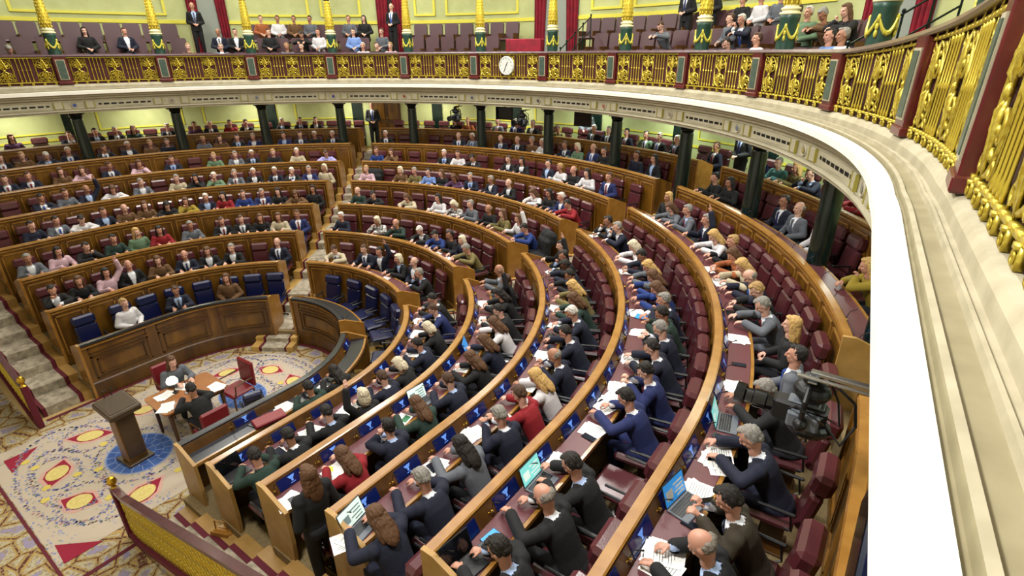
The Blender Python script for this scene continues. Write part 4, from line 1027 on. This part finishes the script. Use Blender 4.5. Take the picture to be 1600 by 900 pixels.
# burgundy edging along the front desks
mb2 = []
for i in range(24):
    a = arcpts(2.14, PI/2, -PI/2); c = arcpts(2.22, PI/2, -PI/2); poly([a[i], a[i+1], c[i+1], c[i]], .014, 8)
poly([(2.14, -1.9), (2.22, -1.9), (2.22, 0), (2.14, 0)], .014, 8); poly([(-2.14, -2.4), (-2.22, -2.4), (-2.22, 0), (-2.14, 0)], .014, 8)
for tri in ([(-1.44, -3.21), (-1.43, -2.74), (-.96, -3.21)], [(1.32, -3.31), (1.8, -2.88), (1.79, -3.34)], [(-.63, 1.38), (0, 1.62), (.63, 1.38)][:0]):
    if tri: poly(tri, .013, 2)
def diamond(cx, cy, L, w, rot):
    c, s = math.cos(rot), math.sin(rot)
    f = lambda x, y: (cx+x*c-y*s, cy+x*s+y*c)
    poly([f(-L*1.18, 0), f(-.2*L, w*1.35), f(L*.3, w*1.35), f(L*1.18, 0), f(L*.3, -w*1.35), f(-.2*L, -w*1.35)], .0125, 6)
    poly([f(-L, 0), f(-.25*L, w), f(.25*L, w), f(L, 0), f(.25*L, -w), f(-.25*L, -w)], .013, 2)
    poly([f(.55*L*math.cos(t*PI/10), .9*w*math.sin(t*PI/10)) for t in range(20)], .0145, 3)
for a in ((-1.0, -2.1, .37, .16, .9), (-.36, -2.78, .34, .17, -.55), (.66, -2.8, .31, .17, .55), (1.28, -2.17, .36, .18, 1.95), (-1.04, -1.2, .30, .14, 1.2), (-.34, 1.02, .32, .16, .35), (-1.0, .42, .30, .14, 1.2), (.45, 1.05, .3, .15, -.35), (1.15, .4, .3, .15, -1.1)): diamond(*a)
for cx, cy, rx, ry in ((.22, -1.78, .56, .47), (.05, .17, .52, .40)):
    el = lambda k, n=40: [(cx+rx*k*math.cos(2*PI*i/n), cy+ry*k*math.sin(2*PI*i/n)) for i in range(n)]
    poly(el(1.04), .0135, 5); poly(el(1), .0145, 4)
    for k0, k1, n in ((.76, .98, 18), (.5, .73, 13), (.2, .47, 8)):
        for i in range(n):
            t0, t1 = 2*PI*(i+.06)/n, 2*PI*(i+.94)/n
            q = lambda k, t: (cx+rx*k*math.cos(t), cy+ry*k*math.sin(t))
            tm = (t0+t1)/2
            mb.add([(*q(k0, t0), .0155), (*q(k1, t0), .0155), (*q(k1, tm), .0155), (*q(k1, t1), .0155), (*q(k0, t1), .0155)], [(0, 1, 2, 3, 4)], 4)
        ring = [(cx+rx*(k1+.012)*math.cos(2*PI*i/40), cy+ry*(k1+.012)*math.sin(2*PI*i/40)) for i in range(40)]; ring2 = [(cx+rx*k1*math.cos(2*PI*i/40), cy+ry*k1*math.sin(2*PI*i/40)) for i in range(40)]
        for i in range(40): poly([ring[i], ring[(i+1) % 40], ring2[(i+1) % 40], ring2[i]], .0158, 5)
        for i in range(n):
            t0, t1 = 2*PI*(i-.05)/n, 2*PI*(i+.05)/n
            poly([q(k0, t0), q(k1, t0), q(k1, t1), q(k0, t1)], .0158, 5)
for cx, cy in ((-.55, -2.05), (-.05, -2.6), (.1, -2.35), (.95, -2.5), (.2, -3.1), (-.8, -2.95), (1.2, -1.6), (-.75, -.6), (.3, .85), (-.1, -3.0), (1.3, -.6), (-1.1, -3.0)):
    poly([(cx+.07*math.cos(i*PI/5)*(1 if i % 2 else .8), cy+.07*math.sin(i*PI/5)*(1 if i % 2 else .8)) for i in range(10)], .0148, 7)
# garlands of small flowers woven round the lozenges
FLW = [mat('flower_blue', '#5c6ca3', .95), mat('flower_lilac', '#8d82a6', .95), mat('flower_sage', '#7d8766', .95), mat('flower_rose', '#a98081', .95)]
def flowers(f, n, j):
    for i in range(n):
        x, y = f(i/n); x += rnd.uniform(-j, j); y += rnd.uniform(-j, j); q = rnd.uniform(.010, .024); a0 = rnd.random()
        if y > 0 and math.hypot(x, y) > 1.68 or abs(x) > 1.7 or y < -3.38: continue
        poly([(x+q*math.cos(a0+k*PI/2.5)*(1.5 if k % 2 else .8), y+q*math.sin(a0+k*PI/2.5)) for k in range(5)], .0142, rnd.choice((9, 9, 10, 10, 11, 12)))
for cx, cy, rx, ry in ((-.1, -2.72, .98, .42), (-.36, -2.78, .48, .30), (.72, -2.75, .50, .34), (.22, -1.78, .75, .64), (.05, .17, .70, .56), (-1.0, -2.1, .45, .42), (-.9, .5, .5, .6), (.9, .6, .5, .5), (0, 1.1, .8, .35), (0, .3, 1.5, 1.3), (-.1, -2.5, 1.55, .8)):
    flowers(lambda t: (cx+rx*math.cos(2*PI*t), cy+ry*math.sin(2*PI*t)), int(150*(rx+ry)), .035)
o = mb.build('carpet', [CF_, CB_, RED_, YEL_, BLU_, BLUL, PINK_, SPOT, BURG]+FLW)
tag(o, 'large cream patterned carpet with red lozenges and blue ovals on the chamber floor', 'carpet')

# clerks' table with lamp-lit papers, the two clerks and their chairs
root = tag(empty('clerks_table', Matrix.Translation((.31, -.86, 0))), 'brown wooden table with rounded corners in the middle of the patterned carpet', 'table')
mb = MB()
cor = []
for cx, cy, a0 in ((.33, .46, 0), (-.33, .46, 1), (-.33, -.46, 2), (.33, -.46, 3)):
    for k in range(5): a = (a0+k/4)*PI/2; cor.append((cx+.09*math.cos(a), cy+.09*math.sin(a)))
TW = mat('table_wood', '#8a5226', .28, col2='#9c6230', nscale=4, coat=.3)
mb.rings([[(x, y, z) for x, y in cor] for z in (.735, .765)]); mb.build('table_top', [TW], root)
mb = MB(); mb.box(-.35, .35, -.47, .47, .65, .735); mb.build('apron', [WOODD], root)
for sx in (-1, 1):
    for sy in (-1, 1):
        mb = MB(); mb.lathe([(.015, 0), (.025, .05), (.03, .4), (.04, .65)], 10, 0, c=(sx*.32, sy*.44)); mb.build('leg', [WOODD], root)
def armchair(M, lab, leather=REDL, cat='chair'):
    r = tag(empty('armchair', M), lab, cat, None)
    mb = MB(); mb.bbox(-.23, .23, -.24, .22, .38, .46, .03); mb.build('seat', [leather], r)
    mb = MB(); mb.bbox(-.23, .23, .19, .26, .44, .96, .03, 0, Matrix.Rotation(-.04, 4, 'X')); mb.build('backrest', [leather], r)
    for sx in (-1, 1):
        for y in (-.2, .2): mb = MB(); mb.tube([(sx*.21, y, .4), (sx*.22, y*1.08, 0)], [.02, .014], 8); mb.build('leg', [WOODD], r)
        mb = MB(); mb.tube([(sx*.24, .2, .66), (sx*.25, -.15, .64), (sx*.24, -.18, .4)], .015, 6); mb.build('armrest', [WOODD], r)
armchair(Matrix.Translation((1.22, -.95, 0)) @ Matrix.Rotation(-PI/2, 4, 'Z'), 'red leather chair behind the dark-clad clerk at the table')
armchair(Matrix.Translation((-.50, -.75, 0)) @ Matrix.Rotation(PI/2, 4, 'Z'), 'dark red leather chair of the clerk in grey at the table')
armchair(Matrix.Translation((.42, -.06, 0)) @ Matrix.Rotation(PI*.02, 4, 'Z'), 'empty dark red leather chair at the right end of the table')
r = tree('office_chair', CH_B, Matrix.Translation((1.05, -.12, 0)) @ Matrix.Rotation(-1.9, 4, 'Z') @ Matrix.Diagonal((.8, .8, .75, 1))); tag(r, 'small dark swivel chair standing on the carpet beside the table', 'chair')
person(Matrix.Translation((-.42, -.76, 0)) @ Matrix.Rotation(PI/2, 4, 'Z'), 'N', 'a', 'tgrey', 'clerk in grey robe with white papers sitting at the far side of the table', 'clerks at the table', .92, 0)
person(Matrix.Translation((1.12, -.95, 0)) @ Matrix.Rotation(-PI/2, 4, 'Z'), 'd', 'w', 'tblack', 'clerk in black seen from behind at the near side of the table', 'clerks at the table', .92, 0)
for i, (x, y, lab) in enumerate(((.1, -1.15, 'white sheets in front of the clerk in grey'), (.5, -1.3, 'white sheets at the left corner of the table'), (.6, -.48, 'white sheets at the right end of the table'), (.12, -.80, 'white sheets under the hands of the clerk in grey'))):
    r = tag(empty('paper_stack', Matrix.Translation((x, y, .767)) @ Matrix.Rotation(i*.7, 4, 'Z')), lab, 'papers', 'papers on the table')
    for k in range(3):
        mb = MB(); T = Matrix.Translation((.01*k, .015*k, .003*k)) @ Matrix.Rotation(.2*k, 4, 'Z'); sheet(T, .10, .14, 0, 0, mb); lines(mb, T, .1, .14, .0021); mb.build('sheet', [PAPER, INK], r)
r = tag(empty('table_microphone', Matrix.Translation((.35, -.85, .767))), 'black and steel gooseneck microphone on the table between the clerks', 'microphone')
mb = MB(); mb.lathe([(.06, 0), (.055, .02), (.01, .03)], 14); mb.build('base', [CHROME], r); mb = MB(); mb.tube([(0, 0, .02), (0, 0, .2), (-.06, 0, .28)], [.008, .006, .014], 8); mb.build('neck', [BLACK], r)
r = tag(empty('table_lamp', Matrix.Translation((.16, -.98, .767))), 'lit white table lamp on a thin black stand before the clerk in grey', 'lamp')
mb = MB(); mb.lathe([(.05, 0), (.045, .015), (.01, .02), (.008, .2)], 12); mb.build('lamp_stand', [BLACK], r)
mb = MB(); mb.lathe([(.02, .33), (.07, .30), (.095, .25), (.09, .21), (.03, .19)], 18); mb.build('lamp_shade', [mat('lit_shade', '#ffffff', .5, emit='#fff6e8', es=2.5)], r, smooth=True)
# lectern
root = tag(empty('lectern', Matrix.Translation((.30, -1.87, .012)) @ Matrix.Rotation(.1, 4, 'Z')), 'tall dark wooden speaker lectern standing on the blue oval of the carpet', 'lectern')
LW = mat('lectern_wood', '#3a2a17', .35, col2='#4d381f', nscale=4); LWL = mat('lectern_side', '#6d4a1e', .35, col2='#7d5827', nscale=4)
mb = MB(); mb.bbox(-.22, .22, -.2, .2, 0, .05, .01); mb.build('base', [LW], root)
mb = MB(); mb.bbox(-.10, .12, -.15, .15, .05, 1.0, .01, 0); mb.box(.12, .132, -.13, .13, .1, .95, 1); mb.build('column', [LWL, LW], root)
mb = MB(); T = Matrix.Translation((0, 0, 1.06)) @ Matrix.Rotation(.22, 4, 'Y'); mb.bbox(-.26, .26, -.24, .24, -.06, .06, .02, 0, T); mb.box(-.22, .2, -.2, .2, .06, .065, 1, T); mb.build('reading_desk', [LW, mat('worn_baize', '#453723', .7)], root)
for sy in (-1, 1): mb = MB(); mb.tube([(-.2, sy*.05, 1.15), (-.22, sy*.06, 1.3), (-.1, sy*.04, 1.36)], [.006, .005, .013], 6); mb.build('microphone', [BLACK], root)
mb = MB(); mb.ell((0, 0, .05), (.06, .04, .05), 12, 8); 
# gilded stair balustrades
def stairrail(sg, y, lab):
    root = tag(empty('stair_balustrade', Matrix.Translation((sg*2.05, y, 0))), lab, 'balustrade', None)
    sl = (FL['Y'])/9.2
    L = 9.0
    for nm, m_, z0, z1, w in (('base_rail', BURG, .02, .12, .05), ('hand_rail', HANDR, .86, .92, .045)):
        mb = MB(); mb.rings([[(sg*x, yy, z+sl*max(0, x-.3)) for yy, z in ((-w, z0), (w, z0), (w, z1), (-w, z1))] for x in (0, .3, L)]); mb.build(nm, [m_], root)
    mb = MB()
    for k in range(72):
        x = .1+k*.12; z = sl*max(0, x-.3)
        if x > L-.2: break
        mb.tube([(sg*x, 0, z+.12), (sg*x, 0, z+.86)], .012, 5)
        for q in (.25, .42, .60, .76): mb.tube([(sg*(x+.045*math.cos(a*PI/4)), .0, z+q+.07*math.sin(a*PI/4)) for a in range(8)], .011, 4, closed=True)
        mb.ell((sg*x, 0, z+.34), (.03, .022, .03), 6, 4); mb.ell((sg*x, 0, z+.68), (.03, .022, .03), 6, 4)
    mb.build('gilded_scrollwork', [GOLDB], root)
    mb = MB(); mb.rings([[(sg*x, yy, z+sl*max(0, x-.3)) for yy, z in ((-.004, .1), (.004, .1), (.004, .88), (-.004, .88))] for x in (0, .3, L)]); mb.build('gilded_backing', [RELIEF], root)
    mb = MB(); mb.bbox(-.05, .05, -.05, .05, 0, .9, .01); mb.build('newel_post', [BURG], root)
    mb = MB(); mb.lathe([(.05, .9), (.03, .93), (.025, .95), (.055, .99), (.06, 1.03), (.04, 1.08), (.01, 1.1)], 14); mb.build('finial', [BRASS], root)
stairrail(1, -2.6, 'gilded stair balustrade with burgundy handrail and brass finial at the close stairs')
stairrail(-1, -2.52, 'gilded stair balustrade beside the carpeted stairs beyond the lectern')
# coats thrown over chair backs
def coat(s, row, lab):
    mb = MB(); mb.bbox(-.27, .27, .02, .26, .75, 1.08, .08); mb.bbox(-.26, .26, -.06, .1, .5, .95, .08); mb.bbox(-.24, .24, -.3, .1, .46, .56, .05)
    me = mb
    root = remesh(me, .025, 'coat', [CLM['black']], 3)
    for v in root.vertices: v.co = V(v.co)+V((0, .02*noise.noise(V(v.co)*9), .02*noise.noise(V(v.co)*7+V((3, 1, 2)))))
    tag(link('coat', root, None, TM(s, RR[row]+CHR, FL[row])), lab, 'coat', 'dark coats on chairs')
coat(-4.75, 'B', 'dark coat thrown over a chair at the aisle end, fifth row, middle block')
coat(5.28, 'C', 'black coat on the last chair, fourth row, middle block')
# tan handbag hanging by the near desk end
root = tag(empty('handbag', Matrix.Translation((3.62, -2.02, .42)) @ Matrix.Rotation(.4, 4, 'Z')), 'tan leather handbag hanging at the close end of the second row', 'bag')
BAG = mat('tan_leather', '#a8742c', .45); mb = MB(); mb.bbox(-.14, .14, -.06, .06, 0, .2, .05, 0); mb.bbox(-.13, .13, -.066, -.05, .08, .2, .02, 0); mb.build('bag_body', [BAG], root)
mb = MB(); mb.tube([(-.09, 0, .18), (-.08, 0, .34), (.08, 0, .34), (.09, 0, .18)], .01, 6); mb.build('strap', [BAG], root)
# red cloth over the gallery rail
mb = MB(); mb.bbox(-.62, .62, 10.2, 10.42, 6.2, 6.62, .02); tag(mb.build('draped_box', [REDF], None, loc=TM(-.02, 0, 0)), 'box draped in crimson cloth behind the gallery rail above the clock', 'box')
# gallery stair rails
for s in (1.0, 9.6):
    mb = MB()
    for r in (10.6, 10.9, 11.3, 11.7, 12.1): mb.tube([(0, r, 5.4+(r-10.6)*.6), (0, r, 6.35+(r-10.6)*.6)], .018, 6); mb.ell((0, r, 6.37+(r-10.6)*.6), .03, 8, 5)
    for z in (5.95, 6.33): mb.tube([(0, 10.6, z), (0, 12.1, z+.9)], .016, 6)
    tag(mb.build('metal_railing', [mat('dark_steel', '#23302f', .3, .8)], None, loc=TM(s, 0, 0)), 'dark metal railing of the gallery steps right of the red box' if s < 5 else 'dark metal railing near the right end of the gallery', 'railing')

# remote broadcast cameras and monitors fixed to the columns
def tvcam(s, z, r, big, lab):
    root = tag(empty('broadcast_camera', TM(s, r, z)), lab, 'camera', None if big else 'remote cameras on the columns')
    k = .9 if big else .9
    def b(nm, m_, f): mb = MB(); f(mb); mb.mapv(lambda p: (p[0]*k, p[1]*k, p[2]*k)); return mb.build(nm, m_, root)
    b('camera_body', [BLACK], lambda m: (m.bbox(-.075, .075, -.22, .16, -.10, .08, .02), m.bbox(-.085, .085, -.05, .14, -.06, .05, .015)))
    b('lens', [BLACKG], lambda m: m.rings([[(rr*math.cos(a*PI/9), y, rr*math.sin(a*PI/9)-.01) for a in range(18)] for rr, y in ((.06, -.2), (.065, -.26), (.075, -.27), (.075, -.36), (.06, -.37), (.06, -.42), (.085, -.43), (.09, -.50), (.075, -.5), (.07, -.46))]))
    b('side_module', [mat('grey_case', '#5d636b', .4)], lambda m: (m.bbox(.085, .16, -.10, .12, -.07, .06, .015), m.bbox(-.15, -.08, -.02, .14, -.05, .05, .015)))
    b('top_plate', [mat('grey_case', '#5d636b', .4)], lambda m: (m.bbox(-.06, .06, -.12, .13, .08, .10, .008), m.bbox(-.04, .09, -.02, .10, .10, .13, .01)))
    b('cradle', [BLACK], lambda m: (m.tube([(-.19, 0, -.02), (-.19, 0, .2), (-.1, 0, .26), (.1, 0, .26), (.19, 0, .2), (.19, 0, -.02)], .02, 8), m.lathe([(.05, .24), (.06, .26), (.06, .33), (.03, .35)], 14), m.ell((-.19, 0, 0), .05), m.ell((.19, 0, 0), .05), m.ell((0, .02, .20), (.13, .13, .09), 18, 10), m.ell((.02, .05, -.10), (.13, .16, .09), 18, 10)))
    b('cable', [BLACK], lambda m: (m.tube([(.05, .16, -.03), (.08, .28, -.14), (.02, .34, .02), (.05, .3, .22), (0, .1, .34)], .012, 6), m.tube([(-.05, .16, -.03), (-.1, .25, -.10), (-.12, .2, .1), (-.02, .1, .34)], .009, 6), m.tube([(.1, -.1, .05), (.2, -.05, .15), (.22, .1, .1), (.1, .15, 0)], .008, 6)))
    L = 10.3-r
    b('bracket_arm', [CHROME if big else BLACK], lambda m: (m.bbox(-.03, .03, -.02, L/k, .34, .37, .005), m.bbox(.09, .12, -.1, L/k, .35, .37, .004), m.box(-.06, .14, -.02, .04, .335, .345)))
    return root
tvcam(16.0, 3.98, 9.55, True, 'large black remote television camera hung on steel arms beside the near column')
tvcam(-2.35, 4.35, 10.0, False, 'black remote camera hung left of the gallery column below the clock')
tvcam(.1, 4.33, 10.0, False, 'black remote camera hung on the column right of the clock')
for s, lab in ((-1.0, 'black flat monitor fixed right of the column under the clock'), (1.75, 'black flat monitor fixed to the second column right of the clock')):
    root = tag(empty('monitor', TM(s, 10.75, 4.45)), lab, 'monitor', 'monitors under the gallery')
    mb = MB(); mb.bbox(-.32, .32, -.03, .03, -.2, .2, .01); mb.build('casing', [BLACK], root)
    mb = MB(); mb.box(-.29, .29, .03, .034, -.17, .17); mb.box(-.29, .29, -.034, -.03, -.17, .17); mb.build('panel', [BLACKG], root)
    mb = MB(); mb.tube([(0, 0, .18), (0, 0, .42)], .02, 6); mb.build('mount', [BLACK], root)
root = tag(empty('monitor', TM(16.95, 10.02, 3.9)), 'dark glossy monitor edge hung under the balcony at the lower right', 'monitor', 'monitors under the gallery')
mb = MB(); T = Matrix.Rotation(.5, 4, 'Y'); mb.bbox(-.35, .35, -.05, .05, -.25, .25, .02, 0, T); mb.build('casing', [mat('blue_black', '#0c1530', .15, coat=.4)], root)
mb = MB(); mb.box(-.32, .32, -.056, -.05, -.22, .22, 0, T); mb.build('panel', [BLACKG], root); mb = MB(); mb.tube([(0, 0, .2), (0, .1, .84)], .02, 6); mb.build('mount', [BLACK], root)

# ------------------------------------------------------------------ light
def area(name, loc, size, e, col=(1, 1, 1), rot=(0, 0, 0), sy=None):
    l = bpy.data.lights.new(name, 'AREA'); l.energy = e; l.size = size; l.color = col
    if sy: l.shape = 'RECTANGLE'; l.size_y = sy
    o = bpy.data.objects.new(name, l); C.objects.link(o); o.location = loc; o.rotation_euler = rot
    return o
area('overhead_key', (0, 2, 10.8), 9, 950, (1, .97, .93), (0, 0, 0), 7)  # broad key light added under the closed ceiling
for i, a in enumerate((-1.2, -.6, 0, .6, 1.2)):
    p_ = V((8.5*math.sin(a), 8.5*math.cos(a), 10.4))
    area('gallery_floodlight', p_, 1.2, 460, (1, .97, .92), (0, 0, 0))
t = area('television_floodlight', (6.2, -3.2, 10.2), .9, 950, (1, .98, .95)); t.rotation_euler = (V((9.6, -1.5, 5.3))-t.location).to_track_quat('-Z', 'Y').to_euler()
for s in (-15, -12.2, -9.3, -6.6, -4, -1.6, .9, 3.4, 5.9, 8.4, 11, 13.5, 16.5):
    p_ = pt(s, 12.0, 4.80); o = area('under_gallery_fill', p_, .9, 60, (1, .96, .82) if s < 0 else (.88, 1, .88), (0, 0, 0), .25); o.rotation_euler = (0, 0, -ang(s))  # unseen strips added beneath the soffit to brighten the back wall
for s in (-15, -10, -5, 0, 5, 10):
    p_ = pt(s, 12.6, 10.6); area('upper_wall_fill', p_, 1.6, 190, (1, .97, .8), (0, 0, 0))  # extra lights, out of view, added to brighten the gallery wall
w = bpy.data.worlds.new('hall'); bpy.context.scene.world = w; w.use_nodes = True
w.node_tree.nodes['Background'].inputs[0].default_value = (.8, .85, 1, 1); w.node_tree.nodes['Background'].inputs[1].default_value = .05

# ------------------------------------------------------------------ camera
cd = bpy.data.cameras.new('camera'); cd.sensor_width = 36; cd.lens = FPX/1600*36; cd.clip_start = .05; cd.clip_end = 100
co = bpy.data.objects.new('camera', cd); C.objects.link(co)
Mc = Matrix((CR, CU, -CF)).transposed().to_4x4(); Mc.translation = CAMP; co.matrix_world = Mc
sc = bpy.context.scene; sc.camera = co
sc.view_settings.view_transform = 'Standard'; sc.view_settings.look = 'None'; sc.view_settings.gamma = 1; sc.view_settings.use_curve_mapping = False
sc.view_settings.exposure = -.5
sc.cycles.max_bounces = 6; sc.cycles.diffuse_bounces = 3; sc.cycles.glossy_bounces = 2; sc.cycles.caustics_reflective = False; sc.cycles.caustics_refractive = False
